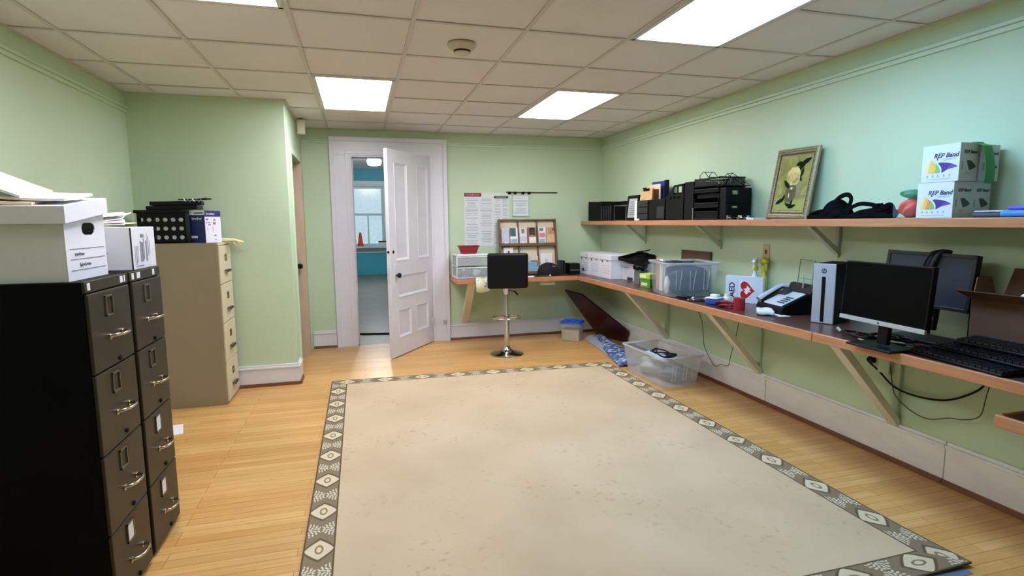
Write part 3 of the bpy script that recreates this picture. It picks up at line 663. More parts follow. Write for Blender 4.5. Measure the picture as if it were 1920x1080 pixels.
c2 = cabinet('second dark four-drawer filing cabinet, under the smaller white box', -1.64, -.90, 2.548, 2.895, 1.237, OLIVE_S, OLIVE, DB, (0, 0, 1, 1), 'dark')
c3 = cabinet('beige four-drawer filing cabinet against the closet wall', -1.715, -1.05, 4.69, 5.085, 1.285, BEIGE, mat('cream_drawer_steel', (206, 194, 158), .42, var=.04), [1.262, .958, .648, .338, .02], (0, 0, 0, 0), 'beige')
for c_, ys2 in ((c1, (2.18, 2.45, 2.475)), (c2, (2.565, 2.62, 2.80))):
    O = c_.location
    for k, y in enumerate(ys2):
        g = G(); gbox(g, O, (-.9038, y, 1.206), (-.9025, y + (.034 if k == 1 else .022), 1.231)); g.obj('sticker', PAPER, c_, smooth=False)

# ------------------------------------------------------------------ bar stool
t = thing('bar_stool', 'black padded bar stool on chrome pedestal drawn up to the back counter', 'stool', (1.497, 5.66, 0), R(-8))
LEATHER = mat('black_vinyl', (6, 6, 8), .5, spec=.25, var=.1, bump=.1, bscale=300)
g = G(); g.lathe([(.0, 0), (.182, 0), (.184, .006), (.17, .014), (.10, .03), (.055, .05), (.034, .075), (.030, .10), (.0, .10)][1:-1], n=48); g.obj('base', CHROME, t)
g = G(); g.cyl((0, 0, .09), (0, 0, .43), .028, n=24); g.cyl((0, 0, .43), (0, 0, .735), .019, n=24); g.cyl((0, 0, .66), (0, 0, .745), .032, .045, n=24); g.obj('column', CHROME, t)
g = G(); g.tube([(.15 * math.cos(a), .02 + .15 * math.sin(a) * .9, .40) for a in [2 * math.pi * k / 32 for k in range(32)]], .009, 10, closed=True); g.cyl((0, 0, .385), (0, 0, .415), .036); g.box((-.15, -.008, .392), (.15, .008, .408)); g.obj('footrest', CHROME, t)
g = G(); g.cyl((.03, -.02, .70), (.085, -.04, .69), .005); g.cyl((.085, -.04, .692), (.115, -.06, .655), .009, n=12); g.obj('height_lever', BLACK, t)
g = G(); g.box((-.185, -.10, .748), (.185, .265, .83)); g.obj('seat', LEATHER, t, bevel=.03, seg=4)
g = G(); M_ = Matrix.Translation((0, -.125, .735)) @ Matrix.Rotation(R(3), 4, 'X'); g.box((-.214, -.035, 0), (.214, .03, .372), M=M_); g.obj('backrest', LEATHER, t, bevel=.026, seg=4)
# ------------------------------------------------------------------ on the filing cabinets
X_, Y_, Z_ = Vector((1, 0, 0)), Vector((0, 1, 0)), Vector((0, 0, 1))
def scribble(g, o, r, u, wid, hgt, seed, rad=.0009):
    rr = random.Random(seed); o, r, u = Vector(o), Vector(r), Vector(u); n = r.cross(u); pts = []
    K = 22
    for k in range(K + 1):
        a = k / K; amp = hgt * (.5 if k % 2 else -.5) * rr.uniform(.25, 1.0) * (1.7 if k in (1, 2, 11) else 1)
        pts.append(o + r * (a * wid + rr.uniform(-.2, .2) * wid / K) + u * amp + n * .0008)
    g.cable(pts, rad, 5)

# large white storage box with lid
t = thing('storage_box', 'large white cardboard file box with lid and hand hole on the nearest cabinet', 'storage box', (-.955, 2.185, 1.2375)); D_, W_ = .42, .305
hN, hF = .245, .285
g = G(); th = .004
def wall4(p):  # p: four (x,y) outer corners with heights, builds tapering upright walls
    pass
P0, P1, P2, P3 = (0, 0), (0, W_), (-D_, W_), (-D_, 0)
zz = {P0: hN, P1: hF, P2: hF, P3: hN}
def upright(a, b, inw):
    q = Vector((*inw, 0)) * th
    A, B = Vector((min(a[0], -th - .0003), a[1], 0)), Vector((min(b[0], -th - .0003), b[1], 0))
    g.hexa([A, B, B + q, A + q, A + Z_ * zz[a], B + Z_ * zz[b], B + q + Z_ * zz[b], A + q + Z_ * zz[a]])
upright(P3, P0, (0, 1)); upright(P1, P2, (0, -1)); upright(P2, P3, (1, 0)); g.box((-D_ + .005, .005, .0005), (-.006, W_ - .005, .004))
# front wall with a rounded hand hole
hc, hw, hh = .175, .052, .022; hzc = .178
ring = [(hc + (hw - hh) * s + hh * math.cos(q), hzc + hh * math.sin(q)) for s, qs in ((1, [-90, -45, 0, 45, 90]), (-1, [90, 135, 180, 225, 270])) for q in [R(v) for v in qs]]
def fz(y): return hN + (hF - hN) * y / W_
outer = [(hc, 0), (W_, 0), (W_, .1), (W_, fz(W_)), (hc + .03, fz(hc + .03)), (hc - .03, fz(hc - .03)), (0, fz(0)), (0, .15), (0, 0), (hc - .03, 0)]
n_ = len(ring); rv0 = [g.bm.verts.new((0, y, z)) for y, z in ring]; rv1 = [g.bm.verts.new((-th, y, z)) for y, z in ring]
ov0 = [g.bm.verts.new((0, y, z)) for y, z in outer]; ov1 = [g.bm.verts.new((-th, y, z)) for y, z in outer]
for k in range(n_):
    j = (k + 1) % n_
    g.bm.faces.new((ov0[k], ov0[j], rv0[j], rv0[k])); g.bm.faces.new((ov1[k], rv1[k], rv1[j], ov1[j])); g.bm.faces.new((rv0[k], rv0[j], rv1[j], rv1[k])); g.bm.faces.new((ov0[k], ov1[k], ov1[j], ov0[j]))
g.obj('box_body', CARD_WHITE, t, smooth=False)
g = G(); ov = .012
def lidc(x, y, dz): return Vector((x, y, fz(min(max(y, 0), W_)) + dz))
a, b, c, d = (ov, -ov), (ov, W_ + ov), (-D_ - ov, W_ + ov), (-D_ - ov, -ov)
ia, ib, ic, id_ = (.007, -.007), (.007, W_ + .007), (-D_ - .007, W_ + .007), (-D_ - .007, -.007)
ot = [g.bm.verts.new(lidc(*q, .010)) for q in (a, b, c, d)]; ob_ = [g.bm.verts.new(lidc(*q, -.048)) for q in (a, b, c, d)]
it = [g.bm.verts.new(lidc(*q, .005)) for q in (ia, ib, ic, id_)]; ib2 = [g.bm.verts.new(lidc(*q, -.048)) for q in (ia, ib, ic, id_)]
g.bm.faces.new(ot); g.bm.faces.new(it[::-1])
for k in range(4):
    l = (k + 1) % 4
    g.bm.faces.new((ob_[k], ob_[l], ot[l], ot[k])); g.bm.faces.new((ib2[l], ib2[k], it[k], it[l])); g.bm.faces.new((ob_[l], ob_[k], ib2[k], ib2[l]))
g.obj('lid', CARD_WHITE, t, smooth=False)
g = G()
for z in (.108, .072, .034): g.bars((.0002, 0, 0), Y_, Z_, [(.025, W_ - .018, z, z + .0022)])
scribble(g, (.0002, .055, .090), Y_, Z_, .07, .010, 3); scribble(g, (.0002, .085, .052), Y_, Z_, .085, .012, 5)
g.obj('label_lines', INK, t, smooth=False)
g = G(); g.bars((0, .05, 0), Y_, Vector((-1, 0, 0)), [(0, .045, .02, .027)], t=.0005)
for v in g.bm.verts: v.co.z += fz(v.co.y) + .0104
g.bars((0, .20, 0), Y_, Vector((-1, 0, 0)), [(0, .035, .03, .036)], t=.0005)
for v in list(g.bm.verts)[8:]: v.co.z += fz(v.co.y) + .0104
g.obj('lid_slots', INK, t, smooth=False)
# paper stacks on its lid
def folder_stack(label, x0, x1, y0, y1, n, z0, slope, m, dth=.006, seed=1, curl_=0.0):
    rr = random.Random(seed); zc = 0
    for k in range(n):
        dx, dy = (0, .085, -.035)[k] * (n == 3), (0, .02, .01)[k] * (n == 3); rows_ = []
        for i in range(7):
            a = i / 6
            rows_.append([Vector((x0 + dx + (x1 - x0) * a, y0 + dy + (y1 - y0) * b, z0 + slope * (y0 + dy + (y1 - y0) * b) + zc + dth + curl_ * (1 - a) ** 2 + (.40 * (x1 - x0) * (1 - a) if k == n - 1 else 0))) for b in (0, .5, 1)])
        g = G(); g.sheet(rows_, dth * .82); o = g.obj(label[0], m[k % len(m)], None, smooth=False)
        tag(o, label[1][k], label[2], 'papers stacked on the large white box'); zc += dth
sl = (hF - hN) / W_; zb = 1.2375 + hN + .0112 - sl * 2.185
folder_stack(('file_folder', ['thick manila folder at the bottom of the stack on the large white box', 'white folder on the manila one, its corner reaching out over the box lid', 'loose white sheets curling up on top of the folder stack'], 'folder'), -1.36, -1.04, 2.19, 2.40, 3, zb, sl, [PAPER2, PAPER, PAPER], .0105, 4, .02)
# smaller white box with printed sides, papers piled on it
t = thing('carton', 'smaller white printed carton on the second dark cabinet, papers on top', 'box', (-.925, 2.655, 1.2375)); w2, d2_, h2 = .275, .40, .182
g = G(); g.box((-d2_, 0, 0), (0, w2, h2)); g.obj('box_body', CARD_WHITE, t, bevel=.002, smooth=False)
g = G(); g.bars((.0003, 0, 0), Y_, Z_, [(.03, .035, .02, .10), (.045, .05, .02, .10), (.06, .064, .03, .10), (.09, .10, .03, .12), (.105, .125, .03, .115), (.13, .138, .04, .13), (.10, .14, .135, .15), (.155, .165, .03, .12), (.17, .174, .03, .15), (.185, .19, .05, .14), (.20, .204, .06, .12), (.035, .12, .012, .016)])
g.bars((0, -.0003, 0), X_, Z_, [(-.17, -.10, .080, .086), (-.15, -.09, .070, .075), (-.22, -.10, .040, .043), (-.22, -.10, .028, .031), (-.22, -.12, .052, .055)])
for k in range(8): g.bars((0, -.0003, 0), X_, Z_, [(-.22 + k * .003, -.178 - k * .003, .062 + k * .005, .066 + k * .005)])
g.obj('printing', INK, t, smooth=False)
g = G(); g.box((-.004, -.0008, 0), (.0008, .004, h2 - .004)); g.obj('corner_seam', INKD, t)
for k in range(7):
    rr = random.Random(20 + k); a0 = R(rr.uniform(-28, 28)); rows_ = []
    for i in range(6):
        a = i / 5; rows_.append([Vector(((-.31 + .25 * a), (-.055 + .11 * b), .004 * math.sin(a * 3 + k) + .003 * (b - .5) * k)) for b in (0, .5, 1)])
    g = G(); g.sheet(rows_, .004); o = g.obj('paper_bundle', [PAPER, PAPER2, mat('pinkish_paper', (226, 196, 190), .8)][k % 3 if k < 3 else 0], None, smooth=False)
    o.location = (-.93, 2.79, 1.2375 + h2 + .012 + .0088 * k); o.rotation_euler = (R(rr.uniform(-3, 3)), R(-1.2 * k), a0)
    tag(o, 'crumpled folded paper in the loose pile on the smaller white carton', 'paper', 'loose papers on the smaller white carton')

# black crate with round holes on the beige cabinet
t = thing('plastic_crate', 'black plastic crate with rows of round holes on the beige cabinet', 'crate', (-1.44, 4.90, 1.286)); hx_, hy_, hz_ = .16, .165, .25
CR = mat('black_crate_plastic', (10, 10, 11), .5, spec=.2)
g = G(); ncol, nrow = 6, 3; pw = 2 * hx_ / ncol; ph = .20 / nrow
g.box((-hx_, -hy_, 0), (hx_, hy_, .006))
for side in (0, 1):            # long faces, pierced by circles
    y = -hy_ if side == 0 else hy_; dyv = .004 if side == 0 else -.004
    for i in range(ncol):
        for j in range(nrow):
            cx, cz, r_ = -hx_ + pw * (i + .5), .012 + ph * (j + .5), .0165; n_ = 16; inn, out_ = [], []
            for k in range(n_):
                q = 2 * math.pi * k / n_; c_, s_ = math.cos(q), math.sin(q); m_ = max(abs(c_), abs(s_))
                inn.append((cx + r_ * c_, cz + r_ * s_)); out_.append((cx + pw / 2 * c_ / m_, cz + ph / 2 * s_ / m_))
            for k in range(n_):
                l = (k + 1) % n_
                g.face([(inn[k][0], y, inn[k][1]), (inn[l][0], y, inn[l][1]), (out_[l][0], y, out_[l][1]), (out_[k][0], y, out_[k][1])])
                g.face([(inn[k][0], y + dyv, inn[k][1]), (inn[l][0], y + dyv, inn[l][1]), (out_[l][0], y + dyv, out_[l][1]), (out_[k][0], y + dyv, out_[k][1])])
                g.face([(inn[k][0], y, inn[k][1]), (inn[l][0], y, inn[l][1]), (inn[l][0], y + dyv, inn[l][1]), (inn[k][0], y + dyv, inn[k][1])])
    g.box((-hx_, y, 0), (hx_, y + dyv, .012)); g.box((-hx_, y, .212), (hx_, y + dyv, hz_))
for sx in (-1, 1): g.box((sx * hx_, -hy_, 0), (sx * (hx_ - .004), hy_, hz_))
g.obj('crate_body', CR, t, smooth=False)
g = G()
for a, b in (((-hx_ - .018, -hy_ - .014, hz_ - .022), (hx_ + .018, -hy_, hz_)), ((-hx_ - .018, hy_, hz_ - .022), (hx_ + .018, hy_ + .014, hz_)), ((-hx_ - .018, -hy_, hz_ - .022), (-hx_, hy_, hz_)), ((hx_, -hy_, hz_ - .022), (hx_ + .018, hy_, hz_))): g.box(a, b)
g.obj('rim', CR, t, bevel=.004)
# pale things inside the crate
for k in range(3):
    g = G(); g.box((-.155 + k * .098, -.155, .008), (-.066 + k * .098, .12, .20)); o = g.obj('boxed_folder', mat('grey_carton', (214, 214, 210), .8)); o.location = (-1.42, 4.90, 1.286)
    tag(o, 'pale grey carton showing through the holes of the black crate', 'carton', 'cartons inside the black crate')
# letter trays stacked on the crate
for k in range(2):
    t = thing('letter_tray', ['black letter tray lying tilted on the black crate, lower of two', 'black letter tray uppermost on the black crate'][k], 'tray', (-1.375 + .02 * k, 4.87, 1.542 + .034 * k), R(4 + 5 * k), 'letter trays on the crate')
    g = G(); M_ = Matrix.Rotation(R(-1.5), 4, 'Y')
    g.box((-.17, -.12, 0), (.17, .12, .004), M=M_)
    for a, b in (((-.17, -.12, 0), (-.165, .12, .028)), ((.165, -.12, 0), (.17, .12, .028)), ((-.17, -.12, 0), (.17, -.116, .028)), ((-.17, .116, 0), (.17, .12, .028))): g.box(a, b, M=M_)
    g.obj('tray_body', BLACK, t, smooth=False)
    g = G()
    for q in range(5): g.box((.02 + q * .032, -.10, .005), (.03 + q * .032, .11, .012), M=M_)
    g.obj('divider_bars', BLACK, t, smooth=False)
t = thing('wire_tray', 'small tangle of black and silver wire desk trays at the right end of the crate', 'wire tray', (-1.235, 4.86, 1.612)); g = G()
for k in range(7): g.tube([(-.07 + k * .022, -.09, .004), (-.07 + k * .022, .09, .004 + .004 * k)], .003, 6)
g.tube([(-.09, -.09, .004), (.09, -.09, .004), (.12, 0, .012), (.09, .09, .02), (-.09, .09, .01)], .004, 6, closed=True); g.obj('wire_frame', BLACK, t)
g = G()
for k in range(4): g.tube([(-.05 + k * .03, -.10, .010 - .01 * (k % 2)), (-.035 + k * .03, -.10, -.012), (-.02 + k * .03, -.10, .008)], .0035, 6)
g.obj('clips', STEEL, t)
# blue and white toner carton
t = thing('toner_carton', 'blue and white printed carton on the front edge of the beige cabinet', 'box', (-1.135, 4.70, 1.286), R(-33))
wA, wB, hB = .150, .150, .245
NAVY = mat('navy_print_carton', (26, 36, 102), .5, var=.05)
g = G(); g.box((-wA, 0, 0), (0, wB, hB)); g.obj('box_body', CARD_WHITE, t, smooth=False, bevel=.001)
g = G(); g.bars((0, -.0002, 0), X_, Z_, [(-wA, 0, 0, hB - .032)], t=.0008); g.bars((.0002, 0, 0), Y_, Z_, [(0, wB, hB - .045, hB)], t=.0008); g.obj('blue_print', NAVY, t, smooth=False)
g = G(); g.bars((0, -.0012, 0), X_, Z_, [(-.14, -.08, .036, .054)], t=.0006); g.obj('label_patch', PAPER, t, smooth=False)
text('lettering', 'brother', .032, (-.075, -.0012, .185), X_, Z_, PAPER, t); text('lettering', 'brother', .026, (.0012, .055, hB - .023), Y_, Z_, PAPER, t)
g = G(); g.bars((.0003, 0, 0), Y_, Z_, [(.01, .03, .172, .186), (.01, .018, .148, .158), (.024, .05, .150, .157), (.028, .052, .134, .142), (.075, .10, .140, .158), (.08, .10, .17, .182), (.02, .022, .09, .12), (.07, .072, .08, .13), (.08, .10, .05, .06), (.085, .10, .02, .026)]); g.obj('printing', INK, t, smooth=False)
g = G(); g.bars((0, -.0003, 0), X_, Z_, [(-.10, -.015, hB - .025, hB - .010)]); g.obj('strip_print', INK, t, smooth=False)
# work gloves over the corner
g = G()
for k in range(5):
    y = 4.93 + .026 * k; e = .07 + .05 * math.sin(k * 1.1 + .6)
    g.tube([(-1.14, y, 1.297), (-1.08, y, 1.30), (-1.045, y + .006 * k, 1.298), (-1.045 + e * .6, y + .01 * k, 1.30 - .012 * k * .4), (-1.045 + e, y + .016 * k, 1.285 - .008 * k)], [.013, .016, .015, .013, .010], 8, flat=.7)
g.blob((-1.12, 4.985, 1.302), (.06, .07, .017), 3, .1, 2, zmin=1.2866)
tag(g.obj('work_gloves', mat('cream_cloth_gloves', (226, 214, 172), .9, var=.1)), 'cream cloth gloves hanging over the front corner of the beige cabinet', 'gloves')
# paper on the floor
g = G(); g.sheet([[(-1.32, 4.06, .003), (-1.22, 4.10, .003)], [(-1.39, 4.28, .003), (-1.275, 4.30, .004)]], .0015); tag(g.obj('floor_paper', PAPER, smooth=False), 'white sheet of paper on the floor behind the dark cabinets', 'paper')

# ------------------------------------------------------------------ back wall: posters, rail
def poster(name, label, x0, x1, z0, z1, base, head, seed, cols_=2, y=YB):
    t = thing(name, label, 'poster', ((x0 + x1) / 2, y, z0)); w_, h_ = x1 - x0, z1 - z0
    g = G(); g.box((-w_ / 2, -.003, 0), (w_ / 2, -.0005, h_)); g.obj('sheet', base, t, smooth=False)
    rr = random.Random(seed); g = G(); u = Vector((1, 0, 0)); cw = w_ / cols_
    for c in range(cols_):
        z = h_ - (.07 if head else .03)
        while z > .03:
            hh_ = rr.choice((.006, .008, .012, .02, .03)); ln = cw * rr.uniform(.55, .88)
            xo = -w_ / 2 + c * cw + (cw - ln) / 2
            if hh_ > .015:
                for q in range(int(hh_ / .006)): g.bars((0, -.0032, 0), u, Z_, [(xo, xo + ln, z - q * .006 - .003, z - q * .006)], t=.0003)
            else: g.bars((0, -.0032, 0), u, Z_, [(xo, xo + ln, z - hh_ * .7, z)], t=.0003)
            z -= hh_ + rr.choice((.008, .012, .02))
    g.obj('printing', mat('pale_grey_print', (172, 180, 182), .8), t, smooth=False)
    if head:
        g = G(); g.bars((0, -.0033, 0), u, Z_, [(-w_ / 2 + head[1], -w_ / 2 + head[2], h_ - head[3], h_ - head[4])], t=.0005); g.obj('header_band', head[0], t, smooth=False)
        g = G(); a, b = -w_ / 2 + head[1] + .02, -w_ / 2 + head[2] - .02; zc = h_ - (head[3] + head[4]) / 2
        g.bars((0, -.004, 0), u, Z_, [(a + (b - a) * k / 9, a + (b - a) * (k + .7) / 9, zc - .006, zc + .006) for k in range(9)], t=.0003); g.obj('header_print', mat('pale_pink_print', (206, 160, 160), .8), t, smooth=False)
    return t
POST = mat('glossy_white_poster', (222, 226, 222), .35, var=.02)
REDH = mat('dark_red_band', (136, 44, 48), .6); BLKH = mat('dark_band', (46, 48, 48), .6)
poster('notice_poster', 'tall white notice poster with dark red heading beside the door', 1.224, 1.586, 1.14, 1.778, POST, (REDH, 0, .21, .045, .002), 3, 2)
poster('notice_poster', 'narrower white notice poster with black heading band', 1.588, 1.775, 1.12, 1.776, POST, (BLKH, .005, .18, .062, .032), 8, 2, YB)
t = poster('certificate', 'white framed certificate hanging from the dark wall strip', 1.826, 2.03, 1.502, 1.752, mat('certificate_sheet', (226, 232, 232), .4), None, 14, 1)
g = G(); a, b = .102, .25
for p, q in (((-a - .008, -.012, -.008), (-a + .004, -.001, b + .008)), ((a - .004, -.012, -.008), (a + .008, -.001, b + .008)), ((-a, -.012, -.008), (a, -.001, .004)), ((-a, -.012, b - .004), (a, -.001, b + .008))): g.box(p, q)
g.obj('clear_frame', mat('pale_clear_frame', (196, 206, 196), .2), t, smooth=False)
t = thing('wall_strip', 'dark magnetic strip on the back wall above the certificate', 'wall strip', (2.075, YB, 1.786)); g = G(); g.box((-.33, -.008, -.009), (.33, -.0005, .009)); g.obj('strip', mat('bronze_strip', (74, 68, 54), .5), t, smooth=False, bevel=.001)
for k, x in enumerate((-.29, -.22, -.12, -.04)):
    g = G(); g.box((x - .018, -.016, -.022), (x + .018, -.008, .010)); g.obj('clip', BLACKM, t, bevel=.003)

# brochure rack leaning against the back wall, on the counter
t = thing('brochure_rack', 'brown wooden brochure rack with cream back leaning on the back wall', 'brochure rack', (1.985, 6.40, CT), 0)
RW = mat('rack_brown_wood', (110, 84, 52), .5, var=.12, scale=8); RCR = mat('rack_cream_board', (222, 206, 176), .7, var=.04)
tl = Matrix.Rotation(R(-9), 4, 'X'); wR, hR = .365, .675
g = G(); g.box((-wR, .012, 0), (wR, .020, hR), M=tl); g.obj('back_board', RCR, t, smooth=False)
g = G()
for x in (-wR, -wR / 3 - .005, wR / 3 - .005, wR - .018): g.box((x, -.055 if abs(x) > .3 else -.02, 0), (x + .016, .012, hR), M=tl)
g.box((-wR, -.03, hR - .018), (wR, .02, hR), M=tl); g.obj('uprights', RW, t, smooth=False, bevel=.002)
for z in (0, .3445):
    g = G(); g.box((-wR, -.055, z), (wR, .012, z + .014), M=tl); g.box((-wR, -.055, z + .014), (wR, -.047, z + .034), M=tl); g.obj('ledge', RW, t, smooth=False, bevel=.002)
def art_mat(name, c1, c2, c3, sc, seed):
    m = bpy.data.materials.new(name); m.use_nodes = True; nt = m.node_tree; b = nt.nodes['Principled BSDF']; b.inputs['Roughness'].default_value = .4
    tc = nt.nodes.new('ShaderNodeTexCoord'); mp = nt.nodes.new('ShaderNodeMapping'); mp.inputs['Location'].default_value = (seed * 3.1, 0, seed * 1.7); nt.links.new(tc.outputs['Object'], mp.inputs[0])
    n = nt.nodes.new('ShaderNodeTexNoise'); n.inputs['Scale'].default_value = sc; n.inputs['Detail'].default_value = 3; nt.links.new(mp.outputs[0], n.inputs['Vector'])
    cr = nt.nodes.new('ShaderNodeValToRGB'); cr.color_ramp.interpolation = 'CONSTANT'; e = cr.color_ramp.elements
    e[0].color = lin(c2); e[1].position = .44; e[1].color = lin(c1); x = e.new(.62); x.color = lin(c3); nt.links.new(n.outputs['Fac'], cr.inputs[0]); nt.links.new(cr.outputs[0], b.inputs['Base Color']); return m
def brochure(label, xc, zb, w_, h_, m, tilt=0.0, dy=-.012, name='brochure', grp='brochures in the wooden rack', prints=(), band=None):
    o = thing(name, label, name, (1.985, 6.40, CT), 0, grp)
    M_ = tl @ Matrix.Translation((xc, dy, zb)) @ Matrix.Rotation(R(tilt), 4, 'Y')
    g = G(); g.box((-w_ / 2, -.004, 0), (w_ / 2, .003, h_), M=M_); g.obj('leaflet', m, o, smooth=False)
    if band:
        for bm_, u0, u1, v0, v1 in band:
            g = G(); g.box((w_ * u0 - w_ / 2, -.0048, h_ * v0), (w_ * u1 - w_ / 2, -.004, h_ * v1), M=M_); g.obj('printed_panel', bm_, o, smooth=False)
    return o
BLU = mat('teal_print', (58, 92, 104), .5); PINK = mat('pink_print', (224, 130, 150), .5); DKB = mat('dark_hair_print', (46, 36, 32), .5); TEA = mat('pale_teal_print', (150, 186, 190), .5); LIL = mat('lilac_paper', (204, 198, 212), .5); SKIN = mat('warm_print', (196, 140, 110), .5)
zt_ = .360
brochure('pale lilac brochure at the left of the rack upper row', -.285, zt_, .095, .205, LIL, 0, band=[(DKB, .2, .35, .08, .16), (PAPER, .35, .8, .05, .2)])
brochure('teal and white brochure second in the rack upper row', -.175, zt_, .095, .215, PAPER, 0, band=[(BLU, 0, .75, .5, .98), (TEA, .1, .9, .1, .35)])
brochure('white brochure with a grey portrait in the rack middle bay', -.06, zt_, .09, .205, mat('white_gloss_leaflet', (226, 220, 224), .4), 0, band=[(INK, .3, .7, .7, .95), (LIL, .1, .9, .25, .5)])
brochure('brown brochure with a dark-haired portrait in the rack middle bay', .052, zt_, .105, .215, mat('brown_leaflet', (150, 104, 78), .5), 0, band=[(PAPER, .15, 1, 0, .45), (DKB, .2, .9, .55, .98), (SKIN, .35, .7, .5, .85)])
brochure('pink and white brochure in the rack right bay', .185, zt_, .09, .215, PAPER, 0, band=[(PINK, .1, .95, .42, .68), (TEA, .1, .9, .12, .34), (INK, .15, .7, .78, .95)])
brochure('orange brown patterned brochure at the right end of the rack', .30, zt_, .10, .215, mat('peach_leaflet', (222, 184, 140), .5), 0, band=[(SKIN, .1, .9, .6, .98), (mat('red_print', (160, 40, 36), .5), .7, 1, .78, .95)])
brochure('white leaflet with a small figure in the rack lower left bay', -.255, .018, .12, .315, PAPER, 0, band=[(INKD, .45, .62, .74, .86), (PINK, .3, .4, .8, .85)])
brochure('cream booklet in the rack lower middle bay', .065, .018, .115, .20, mat('cream_booklet', (214, 204, 180), .5), 0, band=[(mat('brown_photo_print', (120, 96, 74), .5), .1, .9, .35, .75)])
brochure('pale blue booklet in front in the rack lower middle bay', .025, .016, .13, .135, mat('pale_blue_booklet', (128, 172, 196), .5), 0, dy=-.034)
brochure('white card with a grey heading in the rack lower right bay', .225, .018, .155, .235, PAPER, 0, band=[(INK, .1, .9, .12, .25), (LIL, .4, .6, .5, .7)])

# plastic drawer unit with red basket
t = thing('drawer_unit', 'white plastic two-drawer unit with clear drawers on the back counter', 'drawer unit', (1.235, 6.32, CT)); w_, d_, h_ = .19, .17, .275
g = G(); g.box((-w_, -d_, h_ - .018), (w_, d_, h_)); g.box((-w_, -d_, 0), (w_, d_, .012))
for sx in (-1, 1): g.box((sx * w_, -d_, 0), (sx * (w_ - .012), -d_ + .012, h_)); g.box((sx * w_, d_ - .012, 0), (sx * (w_ - .012), d_, h_)); g.box((sx * w_, -d_, h_ / 2 - .006), (sx * (w_ - .012), d_, h_ / 2 + .006))
g.obj('frame', WHITE_PL, t, smooth=False, bevel=.003)
CLR = clear_plastic('clear_drawer_plastic', (216, 224, 220), .30)
for z0, z1 in ((.014, .128), (.146, .252)):
    g = G(); x_ = w_ - .016
    g.box((-x_, -d_ - .004, z0), (x_, -d_, z1)); g.box((-x_, d_ - .02, z0), (x_, d_ - .016, z1)); g.box((-x_, -d_, z0), (x_, d_ - .02, z0 + .003)); g.box((-x_, -d_, z0), (-x_ + .003, d_ - .02, z1)); g.box((x_ - .003, -d_, z0), (x_, d_ - .02, z1))
    dr = g.obj('drawer', CLR, t, smooth=False)
    g = G(); g.box((-x_, -d_ - .010, z1 - .012), (x_, -d_ - .003, z1)); g.obj('drawer_lip', WHITE_PL, dr, bevel=.002)
for k in range(7):
    rr = random.Random(k); g = G(); g.blob((0, 0, 0), (.044, .03, .036), 3, .25, k); o = g.obj('drawer_clutter', [INKD, PAPER, mat('grey_cloth', (120, 122, 120), .8)][k % 3]); o.location = (1.10 + .045 * k, 6.20 + .03 * (k % 2), .848 + .006 * (k % 3))
    tag(o, ['dark grey', 'white', 'mid grey'][k % 3] + ' small item inside the lower clear drawer', 'drawer item', 'small items inside the clear drawer')
g = G(); prof = [(.088, 0), (.116, .078), (.126, .084), (.128, .094), (.118, .092), (.112, .084), (.084, .006)]
ring_pts = lambda r_: [(math.copysign(abs(math.cos(q)) ** .5, math.cos(q)) * r_ * 1.0, math.copysign(abs(math.sin(q)) ** .5, math.sin(q)) * r_ * .78) for q in [2 * math.pi * k / 32 for k in range(32)]]
rg = [[g.bm.verts.new((x, y, z)) for x, y in ring_pts(r_)] for r_, z in prof]
for A, B in zip(rg, rg[1:]):
    for k in range(32): g.bm.faces.new((A[k], A[(k + 1) % 32], B[(k + 1) % 32], B[k]))
g.bm.faces.new(rg[0][::-1]); g.bm.faces.new(rg[-1])
o = g.obj('basket', RED_PL); o.location = (1.218, 6.32, CT + h_ + .0005); tag(o, 'dark red plastic basket on top of the white drawer unit', 'basket')
# plastic bag hanging over the counter edge
g = G(); rows_ = []
for i in range(9):
    a = i / 8; row = []
    for j in range(7):
        b = j / 6; x = 1.245 + .15 * b - .01 * a; wob = .008 * math.sin(b * 7 + a * 5)
        if a < .35: q = Vector((x, 6.07 - .085 * (a / .35), CT + .012 + wob))
        else: q = Vector((x + .02 * math.sin(a * 3) * (b - .5), 5.985 - .022 * math.sin((a - .35) * 4.5) + wob, CT + .008 - (a - .35) / .65 * (.155 - .04 * abs(b - .4))))
        row.append(q)
    rows_.append(row)
g.sheet(rows_, .004)
bagm = art_mat('printed_carrier_bag', (222, 228, 200), (232, 226, 130), (150, 206, 200), 9, 2)
t = thing('plastic_bag', 'pale yellow and green plastic bag hanging over the back counter edge', 'bag', (0, 0, 0)); t.location = (1.31, 5.99, .70)
for v in g.bm.verts: v.co -= Vector((1.31, 5.99, .70))
g.obj('bag_body', bagm, t)
text('printed_figure', '2', .07, (.02, -.045, .035), X_, Z_, mat('bag_blue_print', (70, 110, 130), .5), t, shear=.2)
# cap, cables and small things on the back counter
t = thing('baseball_cap', 'black cap lying on the back counter below the brochure rack', 'cap', (2.17, 6.22, CT)); CAPM = mat('black_cap_cloth', (9, 9, 11), .85, bump=.2, bscale=200)
g = G(); prof = [(.112, 0), (.114, .03), (.108, .07), (.09, .11), (.06, .138), (.025, .15), (.004, .152)]; g.lathe(prof, n=32, sx=1.22, sy=.95); g.obj('crown', CAPM, t)
g = G(); rows_ = [[(-.08 - .10 * (i / 5) * math.cos((j / 8 - .5) * 2.2), -.05 + (j / 8 - .5) * .21, .022 - .010 * abs(j / 8 - .5) - .012 * (i / 5)) for j in range(9)] for i in range(6)]; g.sheet(rows_, .004); g.obj('brim', CAPM, t)
g = G(); g.lathe([(.008, .150), (.007, .156), (.001, .158)], n=12); g.obj('button', CAPM, t)
g = G(); g.tube([(.02, -.09, .115), (.06, -.07, .112), (.09, -.04, .10), (.105, -.01, .08)], .006, 8, flat=.5); g.obj('band_print', mat('grey_embroidery', (150, 150, 156), .8), t)
